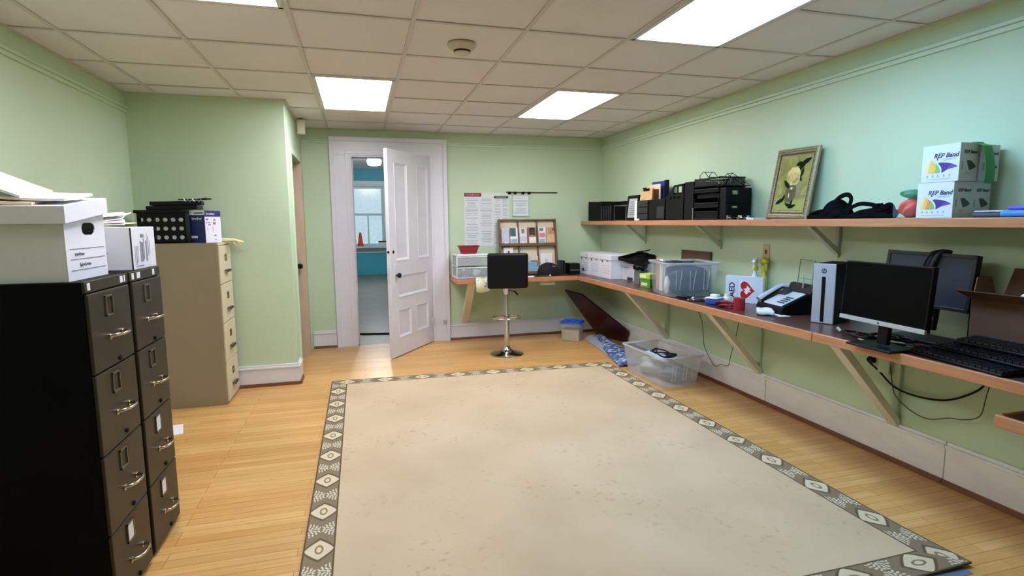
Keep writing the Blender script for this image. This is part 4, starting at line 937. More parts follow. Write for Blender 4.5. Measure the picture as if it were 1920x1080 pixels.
t = thing('pen', 'white pen with round end lying in front of the black cap', 'pen', (2.08, 6.07, CT + .006), R(12)); g = G(); g.cyl((-.08, 0, 0), (.06, 0, 0), .004, n=10); g.obj('barrel', STEEL, t); g = G(); g.blob((.066, 0, .004), (.012, .012, .010), 2); g.obj('end_ball', WHITE_PL, t)
g = G(); g.sheet([[(1.74, 6.04, CT + .003), (1.93, 6.05, CT + .003)], [(1.74, 6.12, CT + .004), (1.95, 6.10, CT + .012)]], .0022); tag(g.obj('leaflet', PAPER, smooth=False), 'white sheet of paper on the back counter behind the stool', 'paper')
for k, (x, y, hh_) in enumerate(((2.345, 6.33, .17), (2.372, 6.345, .155), (2.398, 6.335, .165))):
    g = G(); g.box((x - .008, y - .06, CT + .0005), (x + .008, y + .06, CT + hh_)); tag(g.obj('binder', mat('dark_binder_%d' % k, [(34, 34, 32), (60, 50, 40), (24, 26, 28)][k], .6), bevel=.002), ['leftmost thin', 'middle thin', 'rightmost thin'][k] + ' dark binder standing right of the brochure rack', 'binder', 'binders right of the rack')
g = G(); g.box((2.43, 6.18, CT + .0005), (2.56, 6.34, CT + .135)); g.box((2.435, 6.178, CT + .05), (2.555, 6.181, CT + .06), mi=1); tag(g.obj('speaker', [BLACK, STEEL], bevel=.004), 'small black box on the counter corner left of the white file boxes', 'box')
# ------------------------------------------------------------------ counter along the right wall
def box_thing(name, label, cat, loc, rz, size, m, bevel=.003, group=None, z0=0.0006):
    g = G(); sx, sy, sz = size; g.box((-sx / 2, -sy / 2, z0), (sx / 2, sy / 2, sz)); o = g.obj(name, m, None, bevel=bevel); o.location = loc; o.rotation_euler = (0, 0, rz)
    return tag(o, label, cat, group)
NX, NY = Vector((-1, 0, 0)), Vector((0, -1, 0))
# three white file boxes side by side
def file_box():
    t = thing('file_box', 'x', 'storage box', (0, 0, 0), 0, 'white file boxes side by side on the counter')
    w_, d_, h_ = .268, .36, .262
    g = G(); g.box((0, -w_ / 2, .0006), (d_, w_ / 2, h_ - .01)); g.obj('box_body', CARD_WHITE, t, smooth=False, bevel=.002)
    g = G(); g.box((-.007, -w_ / 2 - .005, h_ - .055), (d_ + .006, w_ / 2 + .005, h_)); g.obj('lid', CARD_WHITE, t, smooth=False, bevel=.004)
    g = G()
    for z in (.06, .085, .11, .14): g.bars((-.0002, 0, 0), NY, Z_, [(-.10, .10, z, z + .002)])
    g.bars((-.0002, 0, 0), NY, Z_, [(.02, .06, .19, .206), (-.11, -.075, .175, .205)]); g.obj('label_lines', INK, t, smooth=False)
    return t
fb = file_box(); fb['label'] = 'white file box farthest into the corner, with a dark mark on its front'
fb.location = (2.635, 6.215, CT)
g = G(); g.blob((-.001, .045, .055), (.002, .028, .018), 2); g.tube([(-.002, .03, .05), (-.002, -.01, .045), (-.002, -.07, .047)], .002, 6); g.obj('dark_mark', INKD, fb)
f2 = dup(fb, (2.645, 5.936, CT), 0, 'middle of the three white file boxes in the counter corner')
f3 = dup(fb, (2.655, 5.657, CT), 0, 'nearest of the three white file boxes, beside the grey carton')
for f_ in (f2, f3):
    for c_ in list(f_.children):
        if c_.name.startswith('dark_mark'): bpy.data.objects.remove(c_)
# grey carton with black gear on top
t = thing('carton', 'pale grey carton with a dark foot notch between file boxes and green box', 'box', (2.80, 5.36, CT), 0); g = G(); g.box((-.02, -.15, .0006), (.2, .15, .185)); g.obj('box_body', mat('pale_grey_carton', (196, 196, 200), .7, var=.04), t, smooth=False, bevel=.004)
g = G(); g.bars((-.0202, 0, 0), NY, Z_, [(-.02, .10, .005, .038)], t=.0008); g.obj('foot_notch', mat('dark_notch', (60, 40, 44), .7), t, smooth=False)
g = G(); g.bars((-.0202, 0, 0), NY, Z_, [(-.13, .06, .135, .142), (-.04, -.01, .118, .124)], t=.0006); g.obj('printing', INK, t, smooth=False)
t = thing('desk_tray', 'black open tray slanting on top of the pale grey carton', 'tray', (2.80, 5.33, CT + .212), R(8)); g = G(); M_ = Matrix.Rotation(R(-10), 4, 'Y') @ Matrix.Rotation(R(4), 4, 'X')
g.box((-.06, -.17, 0), (.19, .16, .006), M=M_)
for a, b in (((-.06, -.17, 0), (-.054, .16, .035)), ((.184, -.17, 0), (.19, .16, .05)), ((-.06, -.17, 0), (.19, -.164, .04)), ((-.06, .154, 0), (.19, .16, .04))): g.box(a, b, M=M_)
g.obj('tray_body', BLACK, t, smooth=False, bevel=.002)
g = G(); g.cable([(.0 + .05 * math.cos(k * .8), -.05 + .07 * math.sin(k * .8) - .004 * k, .055 + .006 * k) for k in range(16)], .006, 7); tag(g.obj('cable_coil', BLACKM), 'black cable coil heaped on the slanting black tray', 'cable'); bpy.context.view_layer.update()
o = bpy.data.objects['cable_coil']; o.location = (2.86, 5.27, CT + .198)
g = G(); g.box((-.05, -.06, 0), (.05, .06, .05)); g.cyl((-.05, 0, .03), (-.075, -.01, .036), .018, .022); o = g.obj('handset', BLACK, None, bevel=.01); o.location = (2.72, 4.985, CT + .16); o.rotation_euler = (R(10), R(-20), R(30)); tag(o, 'small black device with silver trim propped behind the green box', 'device')
g = G(); g.box((-.05, -.055, .0006), (.05, .055, .155)); o = g.obj('grey_box', mat('mid_grey_box', (110, 112, 112), .6), None, bevel=.004); o.location = (2.73, 4.985, CT); tag(o, 'mid grey box under the small black device behind the green box', 'box')
# green tissue box with lid
t = thing('glove_box', 'lime green box with a pale lid in front of the clear bin', 'box', (2.69, 4.735, CT), R(14)); g = G(); g.box((-.065, -.068, .0006), (.065, .068, .10)); g.obj('box_body', mat('leaf_green_print', (96, 150, 44), .5, var=.15, scale=30), t, smooth=False, bevel=.002)
g = G(); g.box((-.072, -.074, .085), (.072, .074, .135)); g.obj('lid', mat('lime_print', (168, 206, 74), .5, var=.08, scale=20), t, smooth=False, bevel=.006)
g = G(); g.bars((-.0722, 0, 0), NY, Z_, [(-.06, .02, .095, .128)], t=.0006); g.bars((-.0652, 0, 0), NY, Z_, [(-.05, .03, .02, .05)], t=.0006); g.obj('label_patch', mat('pale_lime_label', (226, 232, 190), .6), t, smooth=False)

# big clear storage bin
BIN = clear_plastic('milky_bin_plastic', (206, 218, 222), .17, .3)
BINR = clear_plastic('milky_bin_rim', (214, 226, 230), .42, .3)
def bin_mesh(g, L, Wd, Hh, flare, th=.004):
    """open tapering tub, outside then inside; local corner-centred"""
    def ring(s, z, n=5, rad=.035):
        hx, hy = L / 2 + s, Wd / 2 + s; pts = []
        for cx, cy, a0 in ((hx - rad, hy - rad, 0), (-hx + rad, hy - rad, 90), (-hx + rad, -hy + rad, 180), (hx - rad, -hy + rad, 270)):
            for k in range(n): q = R(a0 + 90 * k / (n - 1)); pts.append((cx + rad * math.cos(q), cy + rad * math.sin(q), z))
        return [g.bm.verts.new(p) for p in pts]
    rings = [ring(0, .0008), ring(flare * .5, Hh * .5), ring(flare, Hh), ring(flare - th, Hh), ring(flare * .5 - th, Hh * .5), ring(-th, .005)]
    for A, B in zip(rings, rings[1:]):
        n = len(A)
        for k in range(n): g.bm.faces.new((A[k], A[(k + 1) % n], B[(k + 1) % n], B[k]))
    g.bm.faces.new(rings[0][::-1]); g.bm.faces.new(rings[-1])
def bin_rim(g, L, Wd, Hh, flare):
    hx, hy = L / 2 + flare, Wd / 2 + flare; r_ = .035; pts = []
    for cx, cy, a0 in ((hx - r_, hy - r_, 0), (-hx + r_, hy - r_, 90), (-hx + r_, -hy + r_, 180), (hx - r_, -hy + r_, 270)):
        for k in range(5): q = R(a0 + 90 * k / 4); pts.append((cx + r_ * math.cos(q), cy + r_ * math.sin(q), Hh - .006))
    g.tube(pts, .012, 8, closed=True, flat=.8)
bx, by = 2.722, 4.235; L, Wd, Hh, fl = .405, .40, .285, .028; ra = R(-10)
t = thing('storage_bin', 'big clear plastic bin of dark items on the counter', 'storage bin', (bx, by, CT), ra)
g = G(); bin_mesh(g, L, Wd, Hh, fl); g.obj('tub', BIN, t)
g = G(); bin_rim(g, L, Wd, Hh, fl); g.obj('rim', BINR, t)
g = G()
for x in (-.12, 0, .12):
    g.tube([(x - .025, -Wd / 2 - fl * .75 - .003, Hh * .78), (x - .018, -Wd / 2 - fl * .2 - .004, Hh * .2), (x + .01, -Wd / 2 - fl * .2 - .004, Hh * .2), (x + .025, -Wd / 2 - fl * .75 - .003, Hh * .78)], .003, 6)
g.obj('moulded_ribs', BINR, t)
def inbin(o, x, y, z, rz=0): o.location = Vector((bx, by, CT)) + Matrix.Rotation(ra, 3, 'Z') @ Vector((x, y, z)); o.rotation_euler = (0, 0, ra + rz)
g = G(); g.blob((0, 0, .128), (.165, .170, .120), 3, .07, 5, zmin=.007, boxy=3.2); o = g.obj('slate_bag', mat('slate_blue_cloth', (40, 56, 84), .8, var=.12)); inbin(o, .022, -.006, 0); tag(o, 'slate blue cloth bag filling the big clear bin', 'bag')
g = G()
for k in range(3): g.cable([(-.16 + .30 * math.sin(q * 1.3 + k) * .35 + .05 * k, .10 * math.cos(q * 1.9 + k * 2), .262 + .012 * math.sin(q * 2 + k)) for q in [i * .45 for i in range(16)]], .008, 7)
o = g.obj('cable_heap', mat('dark_brown_cable', (34, 24, 22), .6)); inbin(o, .04, .02, 0.01); tag(o, 'heap of dark brown cables rising out of the big clear bin', 'cables')
g = G(); g.box((-.02, -.035, .03), (.02, .035, .31)); o = g.obj('tan_carton', mat('tan_carton', (196, 150, 112), .8), None, bevel=.002); inbin(o, -.172, .09, 0, R(4)); tag(o, 'tan carton standing at the left end of the big clear bin', 'carton')
g = G(); g.box((-.014, -.03, .03), (.014, .03, .305)); g.box((-.0145, -.012, .22), (-.0139, -.006, .26), mi=1); o = g.obj('white_carton', [CARD_WHITE, INKD], None, bevel=.002); inbin(o, -.178, .01, 0, R(4)); tag(o, 'slim white carton standing in front of the tan carton in the bin', 'carton')
g = G(); g.blob((0, 0, .10), (.02, .03, .06), 3, .3, 9); o = g.obj('white_tube', PAPER); inbin(o, -.178, -.10, 0); tag(o, 'white crumpled packet pressed against the left wall of the clear bin', 'packet')
g = G(); g.box((-.012, -.26, 0), (.012, .17, .075)); o = g.obj('cardboard_strip', mat('dull_cardboard', (104, 80, 58), .85)); o.location = (2.985, 4.46, 1.064 + .03); o.rotation_euler = (R(2), 0, 0)
o.location = (2.99, 4.42, CT); bpy.data.objects.remove(o)
g = G(); g.box((2.996, 4.235, CT + .001), (3.012, 4.69, 1.150)); tag(g.obj('flat_carton', mat('dull_cardboard', (104, 80, 58), .85), smooth=False), 'flat brown cardboard carton standing behind the big clear bin', 'carton')
# small things in front of the bin
t = thing('tape_dispenser', 'blue gadget with a white top in front of the big clear bin', 'gadget', (2.60, 3.60, CT), R(25)); g = G(); g.box((-.05, -.055, .0006), (.05, .055, .045)); g.obj('base', mat('bright_blue_plastic', (34, 84, 178), .4), t, bevel=.012); g = G(); g.box((-.056, -.05, .045), (.05, .05, .058)); g.box((-.02, -.03, .058), (.03, .03, .08)); g.obj('top', WHITE_PL, t, bevel=.006)
for k, (x, y, m_, lb) in enumerate(((2.56, 3.92, BLACK, 'black adapter with white end lying in front of the clear bin'), (2.57, 3.78, STEEL, 'silver connector lying between the black adapter and the blue gadget'), (2.66, 3.74, BLACKM, 'black plug behind the silver connector on the counter'))):
    g = G(); g.box((-.03, -.05, .0006), (.03, .05, .024)); g.cyl((0, .05, .012), (0, .085, .014), .009); g.cyl((0, -.05, .012), (0, -.07, .012), .012, mi=1); o = g.obj('power_adapter', [m_, WHITE_PL], None, bevel=.005); o.location = (x, y, CT); o.rotation_euler = (0, 0, .5 + k); tag(o, lb, 'adapter')
# AED sign box
ax, ay, az = 2.80, 3.745, .985; dv = Vector((.12, -.28, 0)).normalized(); nv = Vector((dv.y, -dv.x, 0))      # nv faces the room
t = thing('aed_sign', 'white sign reading AED with red heart, turned on its side on the counter', 'sign', (ax, ay, CT), 0)
wS, hS = .305, az - CT + .01
g = G(); p = [Vector((0, 0, .001)), dv * wS + Vector((0, 0, .001)), dv * wS - nv * .03 + Vector((0, 0, .001)), -nv * .03 + Vector((0, 0, .001))]; g.hexa(p + [q + Z_ * hS for q in p]); g.obj('panel', mat('blue_white_sign', (208, 222, 240), .35, var=.02), t, smooth=False, bevel=.002)
FACE = Vector((0, 0, 0)) + nv * .0003
text('lettering', 'AED', .062, FACE + dv * .058 + Z_ * .095, Z_, -dv, INKD, t, bold=.0016)
def heart(s, n=48):
    pts = []
    for k in range(n):
        q = 2 * math.pi * k / n; x = 16 * math.sin(q) ** 3; y = 13 * math.cos(q) - 5 * math.cos(2 * q) - 2 * math.cos(3 * q) - math.cos(4 * q); pts.append((x / 17 * s, (y + 2) / 17 * s))
    return pts
hc_ = dv * .185 + Z_ * .10
def turned(pts, off): return [FACE + hc_ + nv * off + Z_ * a - dv * b for a, b in pts]
g = G(); g.prism(turned(heart(.082), 0), nv * .0006); g.obj('heart_outline', mat('white_print', (240, 240, 244), .4), t, smooth=False)
g = G(); g.prism(turned(heart(.072), .0006), nv * .0006); g.obj('heart', mat('heart_red', (176, 24, 34), .4), t, smooth=False)
g = G(); bolt = [(-.034, .006), (-.012, .030), (-.006, .014), (.012, .034), (.014, .012), (.036, .004), (.012, -.026), (.006, -.012), (-.012, -.030), (-.013, -.010)]
g.prism(turned(bolt, .0012), nv * .0006); g.obj('bolt', MATS['white_print'], t, smooth=False)
g = G(); g.bars(FACE, dv, Z_, [(.10, .103, .02, .18)], t=.0004); g.obj('divider', mat('pale_blue_print', (150, 176, 214), .5), t, smooth=False)
# cream bottle lying in front of the sign
t = thing('cream_bottle', 'squat cream bottle in front of the lower left corner of the sign', 'bottle', (2.66, 3.60, CT)); t.location = (2.70, 3.585, CT); g = G(); g.lathe([(.034, .0006), (.038, .01), (.038, .045), (.028, .058), (.014, .062)], n=24); g.obj('bottle_body', mat('cream_bottle', (228, 224, 208), .4), t); g = G(); g.lathe([(.022, .060), (.022, .078), (.018, .08)], n=20); g.obj('bottle_cap', WHITE_PL, t)
# spray bottle
t = thing('spray_bottle', 'yellow and white spray bottle behind the sign', 'spray bottle', (2.945, 3.57, CT), R(40)); t.location = (2.955, 3.60, CT)
YEL = mat('bright_yellow_plastic', (212, 204, 36), .4); g = G(); g.lathe([(.036, .0006), (.042, .012), (.042, .15), (.036, .19), (.018, .235), (.016, .255)], n=24, sx=1.0, sy=.8); g.obj('bottle_body', mat('white_bottle', (226, 232, 232), .35), t)
g = G(); g.lathe([(.022, .252), (.022, .285), (.018, .288)], n=20); g.obj('collar', YEL, t)
g = G(); g.box((-.016, -.014, .288), (.016, .014, .315)); g.hexa([(-.075, -.012, .318), (.045, -.015, .312), (.045, .015, .312), (-.075, .012, .318), (-.07, -.010, .336), (.035, -.013, .350), (.035, .013, .350), (-.07, .010, .336)]); g.tube([(-.03, 0, .318), (-.045, 0, .30), (-.042, 0, .27)], .006, 8, flat=1.4); g.obj('trigger_head', WHITE_PL, t, bevel=.003)
t2 = thing('spray_bottle', 'all yellow spray bottle half hidden behind the white-headed one', 'spray bottle', (2.985, 3.535, CT), R(70))
YEL2 = mat('mustard_yellow_plastic', (196, 188, 44), .4); g = G(); g.lathe([(.026, .0006), (.030, .012), (.030, .17), (.024, .21), (.014, .235), (.013, .262)], n=24, sx=1.0, sy=.8); g.obj('bottle_body', YEL2, t2)
g = G(); g.lathe([(.020, .262), (.020, .29), (.016, .292)], n=20); g.obj('collar', YEL2, t2)
g = G(); g.box((-.015, -.013, .292), (.015, .013, .318)); g.hexa([(-.055, -.012, .318), (.04, -.016, .312), (.04, .016, .312), (-.055, .012, .318), (-.05, -.010, .338), (.03, -.014, .354), (.03, .014, .354), (-.05, .010, .338)]); g.tube([(-.025, 0, .318), (-.042, 0, .295), (-.045, 0, .255)], .007, 8, flat=1.4); g.obj('trigger_head', YEL2, t2, bevel=.003)
# red roll and mesh
t = thing('tape_roll', 'red roll standing near the counter edge before the AED sign', 'tape roll', (2.60, 3.318, CT)); RTAPE = mat('red_tape', (160, 26, 40), .45, var=.08, scale=50)
g = G(); g.lathe([(.018, .0006), (.040, .0006), (.040, .088), (.018, .088)], n=32); g.obj('roll', RTAPE, t); g = G(); g.lathe([(.020, .004), (.0245, .086), (.012, .086)], n=24); g.obj('core', mat('dark_red_core', (86, 12, 22), .6), t)
g = G(); g.blob((0, 0, .018), (.05, .09, .03), 3, .22, 4, zmin=.0006); o = g.obj('red_netting', mat('red_netting', (128, 20, 34), .6, var=.3, scale=60)); o.location = (2.60, 3.455, CT); tag(o, 'crumpled red netting lying left of the red roll', 'netting')
g = G(); rows_ = [[(-.055 + .11 * j / 5, -.10 + .20 * i / 8, .030 + .006 * math.sin(i * 1.3) + .005 * math.cos(j * 2 + i)) for j in range(6)] for i in range(9)]; g.sheet(rows_, .028); o = g.obj('folded_cloth', mat('white_cloth', (228, 228, 224), .9), subsurf=2); o.location = (2.665, 3.13, CT); o.rotation_euler = (0, 0, R(-38)); tag(o, 'folded white cloth on the counter in front of the fax machine', 'cloth')
# fax telephone
t = thing('fax_machine', 'silver and black fax telephone with paper slot by the computer tower', 'fax machine', (2.86, 3.17, CT), R(-8)); SIL = mat('silver_plastic', (190, 198, 204), .35)
g = G()
prof = [(-.13, .0006), (-.135, .03), (-.12, .062), (.05, .135), (.10, .14), (.125, .10), (.13, .0006)]
g.prism([(a, -.165, b) for a, b in prof], (0, .30, 0)); g.obj('body', BLACK, t, bevel=.008)
g = G(); g.prism([(-.128, -.155, .060), (-.118, -.155, .070), (.045, -.155, .143), (.05, -.155, .136)], (0, .21, 0)); g.obj('top_panel', SIL, t, bevel=.004)
g = G(); g.prism([(-.02, -.02, .122), (.03, -.02, .165), (.04, -.02, .14)], (0, .075, 0)); g.obj('display', mat('dark_display', (50, 54, 60), .25), t, bevel=.003)
g = G()
for i in range(4):
    for j in range(3): q = Vector((-.10 + .022 * i, -.13 + .026 * j, .078 + .0098 * i + .001)); g.box(q - Vector((.006, .008, 0)), q + Vector((.006, .008, .006)))
g.obj('keys', mat('dark_keys', (70, 76, 82), .5), t)
g = G(); g.tube([(-.135, .10, .075), (-.10, .10, .10), (0, .10, .155), (.045, .10, .17), (.075, .10, .155)], [.022, .018, .016, .018, .022], 12, flat=1.3, up=(0, 1, 0)); g.obj('handset', SIL, t)
g = G(); g.tube([(-.135, .068, .07), (-.09, .064, .10), (.02, .064, .162), (.075, .068, .155)], .007, 8); g.obj('cradle', BLACK, t)
g = G(); g.prism([(.07, -.165, .135), (.10, -.165, .195), (.125, -.165, .20), (.125, -.165, .12)], (0, .26, 0)); g.obj('paper_tray', BLACK, t, bevel=.005)
g = G(); g.tube([(.10, -.13, .18), (.118, -.135, .36), (.118, .02, .365), (.10, .02, .18)], .0035, 6); g.tube([(.106, -.131, .235), (.106, .02, .235)], .002, 6); g.obj('paper_support', mat('clear_wire_support', (120, 134, 110), .4), t)
g = G(); g.cyl((.09, -.06, .17), (.06, -.10, .27), .004, n=8); g.obj('aerial', WHITE_PL, t)
g = G(); g.box((-.15, -.20, .0004), (-.04, .10, .0006)); g.sheet([[(-.20, -.20, .005), (-.20, .06, .004)], [(-.135, -.21, .003), (-.135, .06, .003)]], .0022); g.bm.free(); g = G(); g.sheet([[(2.66, 2.99, CT + .004), (2.70, 3.16, CT + .003)], [(2.725, 2.965, CT + .006), (2.735, 3.10, CT + .003)]], .002); tag(g.obj('paper_slip', PAPER, smooth=False), 'white paper slip sticking out below the fax telephone', 'paper')

# computer tower
tx, ty = 2.706, 2.775; fr = Vector((.05, -.117, 0)).normalized(); bk = Vector((-fr.y, fr.x, 0))
t = thing('computer_tower', 'black computer tower with silver front standing left of the monitor', 'computer tower', (tx, ty, CT)); wt, dt, ht = .128, .27, .372
def fb4(a, b, c, d, z0, z1): return [fr * p + bk * q + Z_ * z0 for p, q in ((a, c), (b, c), (b, d), (a, d))] + [fr * p + bk * q + Z_ * z1 for p, q in ((a, c), (b, c), (b, d), (a, d))]
g = G(); g.hexa(fb4(0, wt, .012, dt, .003, ht)); g.obj('case', BLACKM, t, bevel=.003)
g = G(); g.hexa(fb4(0, wt, 0, .0118, .003, ht)); g.obj('front_panel', mat('silver_front', (188, 192, 200), .35, .25, var=.03), t, bevel=.003)
g = G(); g.hexa(fb4(.052, .074, -.001, .002, .012, ht - .08)); g.obj('front_slot', BLACK, t, smooth=False)
g = G(); nf = -bk; c0 = fr * .062 + Z_ * (ht - .045) - bk * .0004; g.cyl(c0, c0 + nf * .0012, .015, n=28); g.obj('logo_disc', mat('logo_dark_ring', (70, 74, 84), .4), t)
text('logo_letters', 'hp', .022, c0 + nf * .0012 + Z_ * .001, fr, Z_, mat('logo_silver', (196, 200, 206), .4), t, shear=.25)
# front monitor: big black screen with silver chin
TLm, TRm, BRm = Vector((2.497, 2.342, 1.214)), Vector((2.468, 1.855, 1.214)), Vector((2.445, 1.83, .912))
mr_ = (TRm - TLm).normalized(); mu_ = (TRm - BRm); mu_ = (mu_ - mr_ * mu_.dot(mr_)).normalized(); mn = mr_.cross(mu_); mw, mh = (TRm - TLm).length, .302
BLm = TLm - mu_ * mh; base = BLm + mr_ * mw / 2
t = thing('monitor', 'large black monitor with silver lower bar standing in front', 'monitor', (base.x + .06, base.y, CT)); Om = t.location
def mp(a, b, c): return BLm + mr_ * a + mu_ * b + mn * c - Om
def mbox(g, a0, a1, b0, b1, c0, c1): g.hexa([mp(a0, b0, c0), mp(a1, b0, c0), mp(a1, b1, c0), mp(a0, b1, c0), mp(a0, b0, c1), mp(a1, b0, c1), mp(a1, b1, c1), mp(a0, b1, c1)])
g = G(); mbox(g, 0, mw, 0, mh, -.03, 0); g.obj('housing', BLACK, t, smooth=False, bevel=.003)
g = G(); mbox(g, .008, mw - .008, .022, mh - .008, .0002, .001); g.obj('screen', BLACKG, t, smooth=False)
g = G(); mbox(g, 0, mw, -.006, .016, -.012, .004); g.obj('chin_bar', mat('silver_bar', (190, 190, 188), .35, .3), t, smooth=False, bevel=.002)
g = G(); q = mp(mw / 2, .005, .0042); g.cyl(q, q + mn * .001, .005, n=16); g.obj('logo_dot', INKD, t)
g = G(); mbox(g, mw / 2 - .03, mw / 2 + .03, -.10, .12, -.055, -.03); g.obj('neck', BLACK, t, bevel=.004)
g = G(); g.box((-.12, -.12, .0006), (.06, .13, .014)); g.obj('foot', BLACK, t, bevel=.006)
# rear monitor, tipped on its side behind
A_, B_, C_ = Vector((2.83, 2.385, 1.262)), Vector((2.88, 1.955, 1.250)), Vector((2.80, 1.955, .985))
r2 = (B_ - A_).normalized(); u2 = (B_ - C_); wdt_ = (B_ - A_).length
t = thing('monitor', 'second black monitor tilted back behind the front one, cable over its top', 'monitor', (2.87, 2.17, CT)); Om2 = t.location
u2n = Vector((.10, .10, .98)); u2n = (u2n - r2 * u2n.dot(r2)).normalized(); n2 = r2.cross(u2n); h2_ = .285
def mp2(a, b, c): return A_ + r2 * a - u2n * b + n2 * c - Om2
def mbox2(g, a0, a1, b0, b1, c0, c1): g.hexa([mp2(a0, b0, c0), mp2(a1, b0, c0), mp2(a1, b1, c0), mp2(a0, b1, c0), mp2(a0, b0, c1), mp2(a1, b0, c1), mp2(a1, b1, c1), mp2(a0, b1, c1)])
g = G(); mbox2(g, 0, wdt_, 0, h2_, -.04, 0); g.obj('housing', BLACK, t, smooth=False, bevel=.006)
g = G(); fwid = .018
for q in ((0, wdt_, 0, fwid), (0, wdt_, h2_ - fwid, h2_), (0, fwid, 0, h2_), (wdt_ - fwid, wdt_, 0, h2_)): mbox2(g, *q, 0, .006)
g.obj('bezel', mat('charcoal_bezel', (22, 24, 27), .4), t, smooth=False, bevel=.002)
g = G(); mbox2(g, fwid, wdt_ - fwid, fwid, h2_ - fwid, .0004, .0012); g.obj('screen', mat('dark_slate_screen', (30, 33, 40), .5, var=.05), t, smooth=False)
g = G(); mbox2(g, .19, .27, .16, .40, -.075, -.045); g.obj('neck', BLACK, t, bevel=.006)
g = G(); mbox2(g, .20, .26, .33, .35, -.044, -.04); g.obj('neck_badge', STEEL, t)
g = G(); g.box((-.10, -.15, .0006), (.09, .15, .02)); g.obj('foot', BLACK, t, bevel=.008)
g = G(); g.cable([mp2(.19, .16, .012) + Om2, mp2(.20, .08, .016) + Om2, mp2(.225, .01, .022) + Om2, mp2(.25, -.008, .004) + Om2, mp2(.275, -.010, -.02) + Om2, mp2(.285, .05, -.055) + Om2], .007, 8)
g.cable([mp2(.235, .10, .012) + Om2, mp2(.255, .03, .018) + Om2, mp2(.27, -.008, .002) + Om2, mp2(.30, -.008, -.025) + Om2], .010, 8); tag(g.obj('monitor_cable', mat('dark_cable', (28, 28, 30), .5)), 'dark cable looped over the top of the rear monitor', 'cable')
# tangle and tablet under the front monitor
g = G(); g.cable([(2.60 + .07 * math.cos(k * .7) + .004 * k, 2.36 + .085 * math.sin(k * .7) - .006 * k, CT + .009 + .0035 * (k % 5)) for k in range(34)], .0055, 7); tag(g.obj('cable_tangle', BLACK), 'tangle of black cables on the counter left of the monitor foot', 'cables')
g = G(); g.cyl((2.61, 2.462, CT + .012), (2.60, 2.475, CT + .030), .008, n=12); tag(g.obj('cable_plug', WHITE_PL), 'small white plug on the cable tangle by the computer tower', 'plug')
t = thing('tablet', 'flat black tablet with a white edge under the front monitor', 'tablet', (2.60, 2.165, CT), R(-8)); g = G(); g.box((-.075, -.11, .003), (.075, .11, .011)); g.obj('body', WHITE_PL, t, bevel=.004); g = G(); g.box((-.073, -.108, .0112), (.073, .108, .0135)); g.obj('glass', BLACKG, t)
g = G(); g.box((-.012, -.045, 0), (.012, .045, .008)); o = g.obj('usb_stick', STEEL, None, bevel=.003); o.location = (2.60, 2.115, CT + .0142); o.rotation_euler = (0, 0, R(10)); tag(o, 'small silver stick lying on the flat black tablet', 'stick')
# keyboards
def keyboard():
    t = thing('keyboard', 'x', 'keyboard', (0, 0, 0), 0, 'black keyboards in the heap')
    g = G(); g.hexa([(-.075, -.225, .002), (.075, -.225, .002), (.075, .225, .002), (-.075, .225, .002), (-.075, -.225, .014), (.075, -.225, .026), (.075, .225, .026), (-.075, .225, .014)]); g.obj('base', BLACK, t, bevel=.005)
    g = G()
    for i in range(5):
        for j in range(15):
            x, y = -.055 + i * .0245, -.205 + j * .029; z = .014 + (x + .075) * .08; g.box((x - .0095, y - .0118, z), (x + .0095, y + .0118, z + .008))
    g.obj('keys', mat('black_keycaps', (24, 26, 30), .35), t, bevel=0)
    g = G(); g.box((.066, -.22, .024), (.073, .22, .028)); g.obj('rear_strip', mat('blue_grey_strip', (66, 74, 84), .4), t)
    return t
kb = keyboard(); kb['label'] = 'black keyboard lowest at the counter edge, frontmost in the heap'; kb.location = (2.57, 1.76, CT); kb.rotation_euler = (0, 0, R(-8))
dup(kb, (2.655, 1.71, CT + .030), R(-6), 'black keyboard with the long glint, middle of the heap')
dup(kb, (2.725, 1.66, CT + .062), R(-3), 'black keyboard at the back, against the cardboard box')
g = G(); g.box((-.02, -.2, 0), (.025, .2, .0585)); o = g.obj('black_dock', BLACKM, None, bevel=.004); o.location = (2.776, 1.62, CT + .001); tag(o, 'black device box under the rearmost keyboard', 'device')
t = thing('mouse', 'black computer mouse at the right end of the counter edge', 'mouse', (2.56, 1.46, CT), R(20)); g = G(); g.blob((0, 0, .014), (.032, .055, .024), 3, 0, 0, zmin=.0006); g.obj('shell', BLACK, t); g = G(); g.cyl((-.003, .03, .036), (.003, .03, .036), .008, n=14); g.obj('wheel', STEEL, t)
g = G(); g.cable([(2.53, 1.99, CT + .006), (2.545, 1.97, CT + .03), (2.57, 1.945, CT + .034), (2.60, 1.93, CT + .012)], .006, 8); g.cyl((2.525, 2.0, CT + .006), (2.53, 1.985, CT + .008), .007, mi=1); tag(g.obj('keyboard_cable', [BLACK, STEEL]), 'short black cable loop at the left end of the front keyboard', 'cable')
# open cardboard box at the right end, standing behind the keyboards
t = thing('cardboard_box', 'open brown cardboard box with flaps at the right end of the counter', 'cardboard box', (2.90, 1.56, CT)); Ob = t.location
bx0, bx1, by0, by1, bh = 2.812, 2.985, 1.15, 1.93, .258
CBD = mat('shaded_box_card', (96, 66, 44), .85, var=.06, scale=14)  # brown taken darker to hold the shade under the shelf
g = G(); th = .005
gbox(g, Ob, (bx0, by0, CT + .001), (bx1, by1, CT + .006)); gbox(g, Ob, (bx0, by0, CT + .001), (bx0 + th, by1, CT + bh)); gbox(g, Ob, (bx1 - th, by0, CT + .001), (bx1, by1, CT + bh)); gbox(g, Ob, (bx0, by0, CT + .001), (bx1, by0 + th, CT + bh)); gbox(g, Ob, (bx0, by1 - th, CT + .001), (bx1, by1, CT + bh)); g.obj('box_body', CBD, t, smooth=False)
g = G(); zt = CT + bh
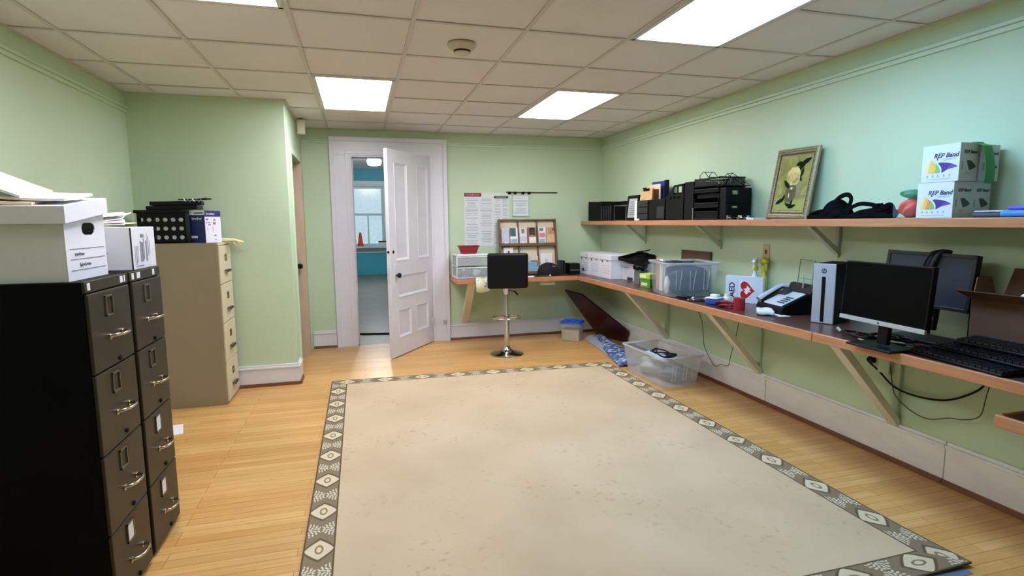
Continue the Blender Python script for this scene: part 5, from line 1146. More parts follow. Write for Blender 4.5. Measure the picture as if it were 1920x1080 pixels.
def flap(pts, off): g.hexa(rel(Ob, pts) + rel(Ob, [tuple(Vector(p) + Vector(off)) for p in pts]))
flap([(bx0, by0, zt), (bx0, by1 - .005, zt), (bx0 - .058, by1 + .035, zt + .040), (bx0 - .058, by0, zt + .040)], (0, 0, .004)); g.obj('front_flap', CBD, t, smooth=False)
g = G(); flap([(bx1 - .004, by0, zt), (bx1 - .004, by1 - .03, zt), (bx1 + .012, by1 - .06, zt + .145), (bx1 + .012, by0, zt + .155)], (-.004, 0, 0)); g.obj('rear_flap', CBD, t, smooth=False)
g = G(); flap([(bx0 + .01, by1, zt), (bx1 - .01, by1, zt), (bx1 - .02, by1 + .02, zt + .10), (bx0 + .06, by1 + .02, zt + .10)], (0, -.004, 0)); g.obj('end_flap', CARDBOARD, t, smooth=False)
g = G(); g.box((2.87, 1.55, CT + .008), (2.95, 1.72, 1.125)); g.box((2.868, 1.548, 1.125), (2.952, 1.722, 1.14), mi=1); tag(g.obj('grey_packet', [mat('pale_grey_packet', (170, 166, 158), .7), INKD], bevel=.003), 'pale grey packet with a dark top inside the cardboard box', 'packet')
g = G(); g.blob((2.845, 1.70, 1.05), (.025, .05, .05), 3, .2, 6); tag(g.obj('white_wad', PAPER), 'white crumpled wad beside the grey packet in the cardboard box', 'paper')

# ------------------------------------------------------------------ wall outlets and cables
t = thing('wall_outlet', 'beige wall plate between shelf and counter behind the sign', 'wall plate', (XR, 3.56, 1.185)); PLATE = mat('aged_beige_plate', (196, 180, 138), .45, var=.05)
g = G(); g.box((-.006, -.036, -.058), (-.0004, .036, .058)); g.obj('plate', PLATE, t, bevel=.003); g = G(); g.box((-.009, -.009, -.016), (-.005, .009, .016)); g.obj('switch_slot', mat('brown_slot', (90, 70, 44), .5), t)
t = thing('outlet_box', 'painted outlet box under the counter with a black plug', 'outlet', (XR, 2.50, .575)); g = G(); g.box((-.05, -.055, -.055), (-.0005, .02, .06)); g.obj('surface_box', TRIM_GREEN, t, bevel=.004); g = G(); g.box((-.008, .03, -.05), (-.0005, .10, .065)); g.obj('cover_plate', CREAM, t, bevel=.003)
g = G(); g.box((-.04, .065, -.018), (-.009, .095, .014)); g.obj('socket_insert', BLACK, t, bevel=.005)
def cord(name, pts, r_, m, label):
    # smooth the way-points with a Catmull-Rom walk
    P = [Vector(p) for p in pts]; out = []
    for i in range(len(P) - 1):
        p0, p1, p2, p3 = P[max(i - 1, 0)], P[i], P[i + 1], P[min(i + 2, len(P) - 1)]
        for k in range(6):
            s_ = k / 6; out.append(.5 * ((2 * p1) + (p2 - p0) * s_ + (2 * p0 - 5 * p1 + 4 * p2 - p3) * s_ ** 2 + (3 * p1 - p0 - 3 * p2 + p3) * s_ ** 3))
    out.append(P[-1]); g = G(); g.tube(out, r_, 8); return tag(g.obj(name, m), label, 'cable')
xw = XR - .026
cord('black_cable', [(xw, 2.585, .598), (xw - .01, 2.60, .57), (xw, 2.53, .52), (xw, 2.42, .45), (xw, 2.28, .437), (xw, 2.14, .46), (xw, 2.03, .52), (xw, 1.95, .60), (xw, 1.91, .74)], .0055, BLACK, 'thick black power cord hanging in a loop under the counter')
OLC = mat('olive_thin_cable', (92, 88, 56), .6)
cord('thin_cable', [(xw - .01, 2.47, .74), (xw - .012, 2.45, .60), (xw - .012, 2.43, .48), (xw - .01, 2.40, .40), (xw - .01, 2.30, .345), (xw - .01, 2.20, .335), (xw - .01, 2.10, .375), (xw - .01, 2.02, .395), (xw - .01, 1.95, .44), (xw - .01, 1.93, .55), (xw - .01, 1.90, .72)], .003, OLC, 'thin olive cable hanging in a wavy loop below the black power cord')
cord('thin_cable', [(xw - .02, 4.38, .74), (xw - .03, 4.34, .62), (xw - .02, 4.29, .52), (xw - .02, 4.26, .40), (xw - .02, 4.24, .30), (xw - .02, 4.15, .20), (xw - .02, 4.07, .155), (xw - .02, 4.0, .19), (xw - .02, 3.90, .205), (xw - .02, 3.87, .30), (xw - .02, 3.83, .42), (xw - .02, 3.79, .58), (xw - .02, 3.77, .74)], .003, OLC, 'thin dark cable hanging in a loop behind the counter brace near the clear tub')
# ------------------------------------------------------------------ things on the wall shelf
ST = SZT + .0015
def wbox(name, label, cat, a, b, m, bevel=.002, group=None):
    c = Vector(((a[0] + b[0]) / 2, (a[1] + b[1]) / 2, a[2])); g = G(); g.box(Vector(a) - c, Vector(b) - c); o = g.obj(name, m, None, bevel=bevel, smooth=False); o.location = c
    return tag(o, label, cat, group)
xs0 = 2.745
# black desk sorter
t = thing('desk_sorter', 'black upright desk file sorter at the far end of the shelf', 'sorter', (2.87, 6.02, ST)); O = t.location
g = G(); gbox(g, O, (2.75, 5.70, ST), (2.99, 6.38, ST + .008)); gbox(g, O, (2.75, 6.37, ST), (2.99, 6.38, ST + .235)); gbox(g, O, (2.975, 5.70, ST), (2.99, 6.38, ST + .225)); g.obj('frame', BLACK, t, smooth=False)
for k in range(7):
    y = 5.72 + k * .085; g = G(); gbox(g, O, (2.765, y, ST + .008), (2.99, y + .012, ST + .185 + .006 * k)); g.obj('divider', BLACKM, t, smooth=False)
g = G(); gbox(g, O, (2.752, 6.0, ST + .009), (2.97, 6.36, ST + .225)); g.obj('folders', BLACKM, t, smooth=False)
for k in range(6):
    y = 5.72 + k * .05; g = G(); gbox(g, O, (2.746, y + .02, ST + .009), (2.7495, y + .026, ST + .17)); g.obj('edge_glint', mat('grey_glint_strip', (120, 122, 124), .3, .6), t, smooth=False)  # thin grey strips drawn in as glints along the divider edges
# wire rack
t = thing('wire_rack', 'thin grey wire rack standing between sorter and small black frame', 'rack', (2.86, 5.53, ST)); g = G()
for x in (-.10, .10): g.tube([(x, -.13, .004), (x, -.13, .165), (x, .15, .165), (x, .15, .004)], .003, 6)
for y in (-.13, .15): g.tube([(-.10, y, .165), (.10, y, .165)], .003, 6); g.tube([(-.10, y, .004), (.10, y, .004)], .003, 6)
g.obj('wires', STEEL, t)
# small black picture frame
def framed(name, label, y0, y1, x_, h_, lean, fr_w, m_f, m_p, th=.016, rz=0):
    t = thing(name, label, 'picture frame', (x_, (y0 + y1) / 2, ST + .001), rz); w_ = abs(y1 - y0) / 2; M_ = Matrix.Rotation(R(lean), 4, 'Y')
    g = G()
    for a, b in (((0, -w_, 0), (th, -w_ + fr_w, h_)), ((0, w_ - fr_w, 0), (th, w_, h_)), ((0, -w_, 0), (th, w_, fr_w)), ((0, -w_, h_ - fr_w), (th, w_, h_))): g.box(a, b, M=M_)
    g.obj('frame_moulding', m_f, t, smooth=False, bevel=.002)
    g = G(); g.box((th * .45, -w_ + fr_w * .8, fr_w * .8), (th * .9, w_ - fr_w * .8, h_ - fr_w * .8), M=M_); g.obj('picture', m_p, t, smooth=False)
    return t, M_
t, M_ = framed('picture_frame', 'small black frame with a pale printed sheet on the shelf', 5.20, 5.45, 2.775, .265, 7, .03, BLACK, mat('pale_frame_sheet', (176, 178, 174), .4))
g = G()
for k in range(7): g.box((.006, -.07 + .01 * (k % 2), .06 + k * .022), (.0072, .07 - .02 * (k % 3), .068 + k * .022), M=M_)
g.obj('printing', INK, t, smooth=False)
# white book, drawer block with wood holder and blue folder on it
wbox('white_book', 'slim white book upright between small frame and black drawer block', 'book', (2.75, 5.145, ST), (2.95, 5.19, ST + .20), PAPER)
t = thing('drawer_block', 'small black block of drawers with a tan clipboard on top', 'drawer unit', (2.87, 5.02, ST)); O = t.location
g = G(); gbox(g, O, (2.752, 4.91, ST), (2.985, 5.138, ST + .20)); g.obj('case', BLACK, t, smooth=False, bevel=.004)
for k in range(3): g = G(); gbox(g, O, (2.746, 4.918, ST + .008 + k * .064), (2.7515, 5.13, ST + .066 + k * .064)); g.obj('drawer', mat('charcoal_drawer', (34, 37, 38), .4), t, smooth=False, bevel=.003)
g = G(); g.box((2.728, 5.06, ST), (2.742, 5.11, ST + .018)); tag(g.obj('white_tag', WHITE_PL, bevel=.003), 'small white tag at the foot of the black drawer block', 'tag')
z2 = ST + .2005
t = thing('clipboard', 'tan wooden clipboard with black clip on the black drawer block', 'clipboard', (2.79, 5.04, z2)); g = G(); M_ = Matrix.Rotation(R(10), 4, 'Y'); g.box((0, -.115, 0), (.012, .105, .125), M=M_); g.obj('board', mat('tan_board', (206, 164, 112), .5, var=.08, scale=9), t, smooth=False, bevel=.002); g = G(); g.box((-.012, -.05, .095), (0, .06, .118), M=M_); g.cyl((-.008, -.03, .12), (-.008, .04, .12), .006); g.obj('clip', BLACK, t, bevel=.003)
wbox('wood_block', 'dark brown thin book edge just right of the tan clipboard', 'book', (2.80, 4.90, z2), (2.95, 4.925, z2 + .105), mat('dark_brown_spine', (86, 52, 34), .5))
t = thing('cream_folder', 'cream folder upright behind the tan clipboard', 'folder', (2.86, 4.99, z2)); g = G(); g.box((0, -.11, 0), (.008, .10, .155)); g.obj('folder', PAPER2, t, smooth=False)
t = thing('blue_binder', 'blue binder with black spine standing behind the cream folder', 'binder', (2.90, 4.97, z2)); g = G(); g.box((0, -.10, 0), (.03, .14, .185)); g.obj('cover', mat('royal_blue_cover', (36, 52, 140), .45), t, smooth=False, bevel=.002); g = G(); g.box((-.001, -.135, 0), (.032, -.10, .19)); g.obj('spine', BLACK, t, smooth=False)
# black magazine boxes and holders
def black_box(label, y0, y1, h_, x0=2.75, x1=2.985, name='magazine_box', lipd=.0):
    t = thing(name, label, 'file box', ((x0 + x1) / 2, (y0 + y1) / 2, ST), 0, 'black desk boxes along the shelf'); O = t.location
    g = G(); th = .006
    gbox(g, O, (x0, y0, ST), (x1, y1, ST + th)); gbox(g, O, (x0, y0, ST), (x0 + th, y1, ST + h_)); gbox(g, O, (x1 - th, y0, ST), (x1, y1, ST + h_ + lipd)); gbox(g, O, (x0, y0, ST), (x1, y0 + th, ST + h_)); gbox(g, O, (x0, y1 - th, ST), (x1, y1, ST + h_)); g.obj('box_body', BLACK, t, smooth=False, bevel=.001)
    return t
t = black_box('black magazine box right of the drawer block, tall plain back', 4.60, 4.895, .20, lipd=.065); O = t.location
g = G(); gbox(g, O, (2.7465, 4.61, ST + .02), (2.7498, 4.74, ST + .13)); g.obj('label_panel', mat('charcoal_panel', (36, 38, 40), .4), t, smooth=False)
# slanted file holder with finger holes
t = thing('file_holder', 'black slanted file holder with oval finger holes', 'file holder', (2.87, 4.44, ST), 0, 'black desk boxes along the shelf'); O = t.location
def side_plate(g, x):
    y0, y1 = 4.295, 4.59; P = lambda y, z: Vector((x, y, ST + z)) - O
    rects = [((y0, 0), (y1, 0), (y1, .185), (y0, .185))]
    def slab(ps): g.prism([P(*q) for q in ps], (.006, 0, 0))
    slab([(y0, 0), (y1, 0), (y1, .190), (y0, .190)])
    # low band with three small slots
    for a, b in ((y0, y0 + .05), (y0 + .095, y0 + .125), (y0 + .165, y0 + .195), (y0 + .235, y1)): slab([(a, .190), (b, .190), (b, .212), (a, .212)])
    slab([(y0, .212), (y1 - .0, .212), (y1 - .03, .232), (y0, .232)])
    # upper part: posts around two ovals under a slanted brow
    slab([(y0, .232), (y0 + .035, .232), (y0 + .035, .305), (y0, .305)]); slab([(y0 + .092, .232), (y0 + .112, .232), (y0 + .112, .302), (y0 + .092, .302)])
    slab([(y0 + .175, .232), (y1 - .03, .232), (y0 + .19, .272), (y0 + .165, .290)]); slab([(y0, .296), (y0 + .15, .296), (y0 + .178, .272), (y0 + .20, .272), (y0 + .155, .312), (y0, .318)])
for x in (2.75, 2.98): side_plate(g := G(), x) or g.obj('side_plate', BLACK, t, smooth=False)
g = G(); gbox(g, O, (2.75, 4.295, ST), (2.985, 4.30, ST + .318)); gbox(g, O, (2.75, 4.295, ST), (2.985, 4.59, ST + .006)); gbox(g, O, (2.75, 4.585, ST), (2.985, 4.59, ST + .19)); g.obj('ends', BLACK, t, smooth=False)
black_box('tall black file box next to the mesh letter trays', 4.145, 4.288, .325)
g = G(); g.cyl((2.738, 4.13, ST), (2.738, 4.13, ST + .085), .006, n=12); g.box((2.731, 4.122, ST + .085), (2.745, 4.138, ST + .10)); tag(g.obj('silver_post', STEEL), 'thin silver post in front of the black trays', 'post')
# stack of letter trays and mesh baskets
MESH = None
def mesh_material():
    m = bpy.data.materials.new('black_wire_mesh'); m.use_nodes = True; nt = m.node_tree; b = nt.nodes['Principled BSDF']; out = nt.nodes['Material Output']; b.inputs['Base Color'].default_value = (.012, .012, .013, 1); b.inputs['Roughness'].default_value = .5
    tc = nt.nodes.new('ShaderNodeTexCoord'); mp = nt.nodes.new('ShaderNodeMapping'); mp.inputs['Rotation'].default_value = (R(45), R(45), R(45)); nt.links.new(tc.outputs['Object'], mp.inputs[0])
    sp = nt.nodes.new('ShaderNodeSeparateXYZ'); nt.links.new(mp.outputs[0], sp.inputs[0])
    def hole(o):
        q = nt.nodes.new('ShaderNodeMath'); q.operation = 'PINGPONG'; q.inputs[1].default_value = .0045; nt.links.new(o, q.inputs[0])
        c = nt.nodes.new('ShaderNodeMath'); c.operation = 'GREATER_THAN'; c.inputs[1].default_value = .0016; nt.links.new(q.outputs[0], c.inputs[0]); return c.outputs[0]
    mu = nt.nodes.new('ShaderNodeMath'); mu.operation = 'MULTIPLY'; nt.links.new(hole(sp.outputs[0]), mu.inputs[0]); nt.links.new(hole(sp.outputs[2]), mu.inputs[1])
    tr = nt.nodes.new('ShaderNodeBsdfTransparent'); mx = nt.nodes.new('ShaderNodeMixShader'); nt.links.new(mu.outputs[0], mx.inputs[0]); nt.links.new(b.outputs[0], mx.inputs[1]); nt.links.new(tr.outputs[0], mx.inputs[2]); nt.links.new(mx.outputs[0], out.inputs[0]); return m
MESH = mesh_material()
def tray(name, label, a, b, m, lip=.05, rim=.005, group='black letter trays and baskets stacked on the shelf', cat='tray', rot=0.0):
    c = Vector(((a[0] + b[0]) / 2, (a[1] + b[1]) / 2, a[2])); t = thing(name, label, cat, c, rot, group); x_, y_, h_ = (b[0] - a[0]) / 2, (b[1] - a[1]) / 2, b[2] - a[2]
    g = G(); th = .002
    g.box((-x_, -y_, 0), (x_, y_, th)); g.box((-x_, -y_, 0), (-x_ + th, y_, lip)); g.box((x_ - th, -y_, 0), (x_, y_, h_)); g.box((-x_, -y_, 0), (x_, -y_ + th, h_)); g.box((-x_, y_ - th, 0), (x_, y_, h_)); g.obj('tray_body', m, t, smooth=False)
    g = G(); g.tube([(-x_, -y_, h_), (x_, -y_, h_), (x_, y_, h_), (-x_, y_, h_)], rim, 6); g.tube([(-x_, -y_, h_), (-x_, -y_, lip), (-x_, y_, lip), (-x_, y_, h_)], rim, 6); g.tube([(-x_, -y_, 0.002), (-x_, y_, .002)], rim, 6); g.obj('rim', BLACK, t)
    return t
yA, yB = 3.80, 4.128
tray('letter_tray', 'black tray at the bottom of the far tray stack', (2.745, yA, ST + .006), (2.985, yB, ST + .09), BLACKM, .06)
tray('letter_tray', 'black tray second from the bottom of the far tray stack', (2.745, yA, ST + .10), (2.985, yB, ST + .17), BLACKM, .035)
wbox('black_files', 'black files lying in the far tray stack', 'files', (2.76, yA + .01, ST + .176), (2.97, yB - .02, ST + .215), BLACKM)
tray('letter_tray', 'black tray third from the bottom of the far tray stack', (2.745, yA, ST + .222), (2.985, yB, ST + .262), BLACKM, .025)
tray('mesh_basket', 'black mesh basket on top of the far tray stack', (2.745, yA, ST + .272), (2.985, yB, ST + .335), MESH, .06, .006, cat='basket')
# drawer box at the near side of the tray stack, fronts turned to the viewer
t = thing('drawer_box', 'black two-drawer box with bright label clips at the near side of the tray stack', 'drawer unit', (2.87, 3.76, ST)); O = t.location
g = G(); gbox(g, O, (2.752, 3.716, ST), (2.985, 3.793, ST + .248)); g.obj('case', BLACK, t, smooth=False, bevel=.004)
for k in range(2):
    g = G(); gbox(g, O, (2.758, 3.707, ST + .008 + k * .12), (2.979, 3.7155, ST + .122 + k * .118)); dr = g.obj('drawer', BLACKM, t, smooth=False, bevel=.004)
    g = G(); gbox(g, O, (2.80, 3.700, ST + .088 + k * .105), (2.845, 3.7072, ST + .106 + k * .118)); g.obj('label_clip', CHROME, dr, bevel=.003)
t = thing('wire_basket', 'open black wire basket tipped up on top of the black two-drawer box', 'wire basket', (2.872, 3.765, ST + .2545)); g = G()
for y in (-.04, .025):
    g.tube([(-.135, y, .012), (-.065, y, .105), (.108, y, .010), (-.135, y, .012)], .0035, 6)
    g.tube([(-.045, y, .088), (-.07, y, .010)], .0025, 6); g.tube([(.0, y, .066), (-.02, y, .010)], .0025, 6)
for p in ((-.135, .012), (-.065, .105), (.108, .010), (.02, .057), (.065, .034), (-.10, .058)): g.tube([(p[0], -.04, p[1]), (p[0], .025, p[1])], .0025, 6)
g.obj('wires', BLACK, t)
t = thing('wire_stand', 'small bent black wire stand above the far end of the mesh basket', 'wire stand', (2.83, 4.08, ST + .343)); g = G()
for x in (-.03, .06): g.tube([(x, .06, .003), (x, .055, .03), (x, .015, .055), (x, -.01, .053), (x, -.06, .008)], .003, 6)
g.tube([(-.03, .06, .003), (.06, .06, .003)], .003, 6); g.tube([(-.03, -.06, .008), (.06, -.06, .008)], .003, 6); g.tube([(-.03, 0, .054), (.06, 0, .054)], .003, 6); g.obj('wires', BLACK, t)
# metal bits
for k in range(9):
    rr = random.Random(50 + k); g = G(); r_ = rr.uniform(.013, .019)
    g.tube([(r_ * math.cos(q), 1.4 * r_ * math.sin(q), .0115 + .006 * math.sin(q * 2)) for q in [2 * math.pi * i / 20 for i in range(20)]], .005, 6, closed=True); g.box((-r_, -.010, .004), (r_ * .4, .012, .018 + .016 * (k % 3 == 0)))
    o = g.obj('metal_fitting', [CHROME, BLACK, STEEL][k % 3]); o.location = (2.745 + .028 * k, 3.66 - .022 * (k % 2), ST); o.rotation_euler = (0, 0, rr.uniform(-.6, .6))
    tag(o, 'small shiny metal fitting in the row in front of the black two-drawer box', 'fitting', 'metal fittings before the black drawer box')
g = G(); g.box((2.80, 3.46, ST), (2.97, 3.535, ST + .014)); tag(g.obj('paper_pad', PAPER, bevel=.001), 'white paper pad lying left of the rose painting', 'paper')

# ------------------------------------------------------------------ rose painting in a carved frame
PW, PH, PT = .200, .495, .019
pt = thing('painting', 'painting of a cream rose in a carved silver gold frame leaning on the wall', 'painting', (2.90, 3.262, ST + .004), R(-2))
lean = Matrix.Rotation(R(8.5), 4, 'Y') @ Matrix.Rotation(R(1.6), 4, 'X')
GILT = mat('worn_silver_gilt', (156, 142, 108), .45, .35, var=.22, scale=40, bump=.6, bscale=120); GILTD = mat('dark_gilt_groove', (70, 58, 40), .6)
g = G(); fw = .062
def mitre(g, s0, s1, x0, x1, mi=0):
    """one rectangular ring between inset s0 and inset s1, heights x0 (outer) x1 (inner)"""
    a = [(-PW + s0, s0), (PW - s0, s0), (PW - s0, PH - s0), (-PW + s0, PH - s0)]; b = [(-PW + s1, s1), (PW - s1, s1), (PW - s1, PH - s1), (-PW + s1, PH - s1)]
    for k in range(4):
        l = (k + 1) % 4
        g.hexa([lean @ Vector(q) for q in ((PT, *a[k]), (PT, *a[l]), (PT, *b[l]), (PT, *b[k]), (-x0, *a[k]), (-x0, *a[l]), (-x1, *b[l]), (-x1, *b[k]))], mi)
mitre(g, 0, .012, -.004, .004); mitre(g, .012, .034, .004, -.004); mitre(g, .034, .046, -.010, -.011, 1); mitre(g, .046, .053, -.008, -.010)
g.obj('carved_frame', [GILT, GILTD], pt, smooth=False)
g = G()
for side in (-1, 1):
    n = 26
    for k in range(n):
        z = .02 + (PH - .04) * k / (n - 1); g.blob(lean @ Vector((-.002, side * (PW - .020), z)), (.006, .006, .007), 1)
n = 22
for k in range(n):
    y = -PW + .03 + (2 * PW - .06) * k / (n - 1)
    for z in (.020, PH - .020): g.blob(lean @ Vector((-.002, y, z)), (.006, .007, .006), 1)
g.obj('beading', GILT, pt)
def canvas_material():
    m = bpy.data.materials.new('olive_painted_canvas'); m.use_nodes = True; nt = m.node_tree; b = nt.nodes['Principled BSDF']; b.inputs['Roughness'].default_value = .75; b.inputs['Specular IOR Level'].default_value = .2
    tc = nt.nodes.new('ShaderNodeTexCoord'); n = nt.nodes.new('ShaderNodeTexNoise'); n.inputs['Scale'].default_value = 7; n.inputs['Detail'].default_value = 5; n.inputs['Distortion'].default_value = 1.2; nt.links.new(tc.outputs['Object'], n.inputs['Vector'])
    cr = nt.nodes.new('ShaderNodeValToRGB'); e = cr.color_ramp.elements; e[0].position = .3; e[0].color = lin((116, 116, 54)); e[1].position = .72; e[1].color = lin((176, 172, 96)); nt.links.new(n.outputs['Fac'], cr.inputs[0]); nt.links.new(cr.outputs[0], b.inputs['Base Color']); return m
g = G(); s = .052; g.hexa([lean @ Vector(q) for q in ((.016, -PW + s, s), (.016, PW - s, s), (.016, PW - s, PH - s), (.016, -PW + s, PH - s), (.012, -PW + s, s), (.012, PW - s, s), (.012, PW - s, PH - s), (.012, -PW + s, PH - s))]); g.obj('canvas', canvas_material(), pt, smooth=False)
# painted shapes: local (u to the viewer's right = -y, v up)
def paint(name, m, polys, lvl):
    g = G()
    for p in polys: g.prism([lean @ Vector((.0118 - lvl * .0004, -u, v)) for u, v in p], lean.to_3x3() @ Vector((-.0003, 0, 0)))
    return g.obj(name, m, pt, smooth=False)
def ell(cu, cv, a, b, rot=0, n=20, wob=0, seed=0):
    rr = random.Random(seed); out = []
    for k in range(n): q = 2 * math.pi * k / n; k_ = 1 + wob * rr.uniform(-1, 1); x, y = a * k_ * math.cos(q), b * k_ * math.sin(q); out.append((cu + x * math.cos(rot) - y * math.sin(rot), cv + x * math.sin(rot) + y * math.cos(rot)))
    return out
def leafp(u, v, l, w_, rot): return [(u + a * l * math.cos(rot) - b * w_ * math.sin(rot), v + a * l * math.sin(rot) + b * w_ * math.cos(rot)) for a, b in ((-1, 0), (-.5, .8), (.1, 1), (.6, .6), (1, 0), (.6, -.6), (.1, -1), (-.5, -.8))]
LEAF = mat('dark_leaf_paint', (24, 34, 20), .85, spec=.1, var=.2, scale=50); ROSE = mat('cream_rose_paint', (226, 208, 128), .8, var=.1, scale=30); ROSED = mat('ochre_rose_paint', (190, 158, 80), .4); VASE = mat('grey_olive_vase_paint', (96, 92, 62), .7, spec=.2, var=.2, scale=25); TABLEP = mat('pale_olive_table_paint', (160, 162, 92), .8, spec=.2, var=.15, scale=12)
paint('painted_table', TABLEP, [[(-.155, .062), (.155, .062), (.155, .130), (-.155, .150)]], 0)
paint('painted_shade', mat('olive_shade_paint', (124, 118, 66), .4), [[(.01, .145), (.15, .150), (.15, .165), (.02, .175)], ell(.06, .25, .035, .085, .1)], 1)
paint('painted_vase', VASE, [[(-.045, .115), (.03, .115), (.048, .16), (.045, .22), (.03, .245), (-.035, .245), (-.052, .21), (-.055, .16)]], 2)
paint('painted_leaves', LEAF, [leafp(-.055, .245, .045, .016, 2.4), leafp(.065, .375, .06, .02, .9), leafp(.10, .40, .045, .016, .5), leafp(.035, .385, .035, .016, .2), leafp(.075, .325, .035, .013, 1.4), leafp(.065, .285, .03, .012, 2.2), leafp(-.095, .125, .045, .016, .5), leafp(-.065, .145, .03, .012, 1.2), leafp(.0, .095, .045, .013, 2.8), leafp(.035, .088, .04, .012, .3), leafp(.02, .108, .03, .010, 1.3)], 3)
paint('painted_rose', ROSE, [ell(.0, .305, .062, .062, 0, 22, .08, 3), ell(-.03, .285, .03, .035, .4, 14, .05, 4), ell(.03, .275, .03, .04, -.4, 14, .05, 5)], 4)
paint('painted_petals', ROSED, [ell(.005, .315, .022, .012, .3), ell(-.02, .30, .010, .024, .5), ell(.028, .30, .009, .026, -.5), ell(.0, .275, .022, .007, .1)], 5)
paint('painted_highlights', mat('pale_highlight_paint', (214, 210, 170), .3), [ell(-.015, .165, .006, .018, .1), ell(.0, .215, .012, .008, 0), ell(-.01, .245, .016, .006, 0)], 5)

# ------------------------------------------------------------------ black straps, bag of bands, cartons
STRAP = mat('black_webbing', (6, 6, 8), .85, spec=.08, bump=.3, bscale=400)
def ribbon(g, pts, wd=.016, th=.0035):
    out = []; P = [Vector(p) for p in pts]
    for i in range(len(P) - 1):
        p0, p1, p2, p3 = P[max(i - 1, 0)], P[i], P[i + 1], P[min(i + 2, len(P) - 1)]
        for k in range(6): s_ = k / 6; out.append(.5 * ((2 * p1) + (p2 - p0) * s_ + (2 * p0 - 5 * p1 + 4 * p2 - p3) * s_ ** 2 + (3 * p1 - p0 - 3 * p2 + p3) * s_ ** 3))
    out.append(P[-1]); g.tube(out, wd, 8, flat=th / wd, up=(1, 0, 0))
t = thing('strap_bundle', 'bundle of black webbing straps with a standing loop right of the painting', 'straps', (2.80, 2.77, ST))
g = G(); ribbon(g, [(-.03, .03, .02), (-.03, -.02, .06), (-.02, -.08, .125), (-.02, -.14, .140), (-.02, -.165, .11), (-.02, -.14, .055), (-.03, -.10, .02)], .014); ribbon(g, [(0, .06, .01), (0, .02, .075), (.01, -.05, .10), (.01, -.12, .06), (.01, -.15, .01)], .02); g.obj('loop', STRAP, t)
g = G(); g.blob((0, .05, .018), (.045, .085, .040), 3, .2, 4, zmin=.0008); g.blob((-.01, -.05, .03), (.04, .075, .055), 3, .22, 8, zmin=.0008); ribbon(g, [(-.045, .13, .008), (-.05, .05, .012), (-.04, -.06, .008), (-.045, -.15, .010)], .014); g.obj('heap', STRAP, t)
t = thing('strap_bundle', 'second bundle of black webbing straps lying loose beside the clear bag', 'straps', (2.79, 2.45, ST))
g = G(); ribbon(g, [(-.04, .155, .006), (-.04, .135, .055), (-.03, .08, .082), (-.03, .02, .080), (-.02, -.03, .068), (-.02, -.06, .074)], .012); ribbon(g, [(-.04, .12, .008), (-.05, .06, .03), (-.045, .0, .04), (-.04, -.06, .05), (-.03, -.11, .07), (-.02, -.125, .04)], .016); g.obj('loop', STRAP, t)
g = G(); ribbon(g, [(-.045, .15, .008), (-.05, .07, .012), (-.045, -.02, .008), (-.04, -.13, .010)], .014); ribbon(g, [(-.02, .10, .018), (-.045, .04, .03), (-.045, -.02, .022), (-.03, -.10, .02)], .018); g.blob((.0, -.085, .025), (.03, .045, .03), 3, .25, 6, zmin=.0008); g.box((-.05, -.055, .058), (-.02, -.02, .082)); g.obj('heap', STRAP, t)
g = G(); g.box((2.80, 2.34, ST), (2.93, 2.68, ST + .0035)); g.box((2.82, 2.50, ST + .0035), (2.95, 2.66, ST + .04)); tag(g.obj('white_papers', PAPER, bevel=.001), 'white papers lying behind the black straps on the shelf', 'paper')
FILM = clear_plastic('clear_bag_film', (206, 232, 224), .09, .12)
t = thing('band_bag', 'clear plastic bag of red and green exercise bands left of the white boxes', 'bag', (2.80, 2.245, ST))
g = G(); g.hexa([(-.06, -.055, .0008), (.06, -.055, .0008), (.06, .065, .0008), (-.06, .065, .0008), (-.065, -.058, .20), (.03, -.058, .235), (.03, .065, .17), (-.065, .068, .145)]); g.obj('bag_film', FILM, t, bevel=.012, seg=3)
g = G(); g.blob((0, 0, .052), (.052, .05, .050), 4, .16, 11, zmin=.002); o = g.obj('red_bands', mat('coral_red_rubber', (232, 74, 48), .4, var=.1)); o.location = (2.80, 2.248, ST + .001); tag(o, 'coral red exercise bands in the clear bag', 'exercise band')
g = G(); g.blob((0, 0, .122), (.05, .048, .022), 3, .2, 13); o = g.obj('green_bands', mat('emerald_rubber', (34, 140, 92), .4, var=.1)); o.location = (2.80, 2.245, ST + .001); tag(o, 'emerald green exercise bands on top of the red ones in the bag', 'exercise band')

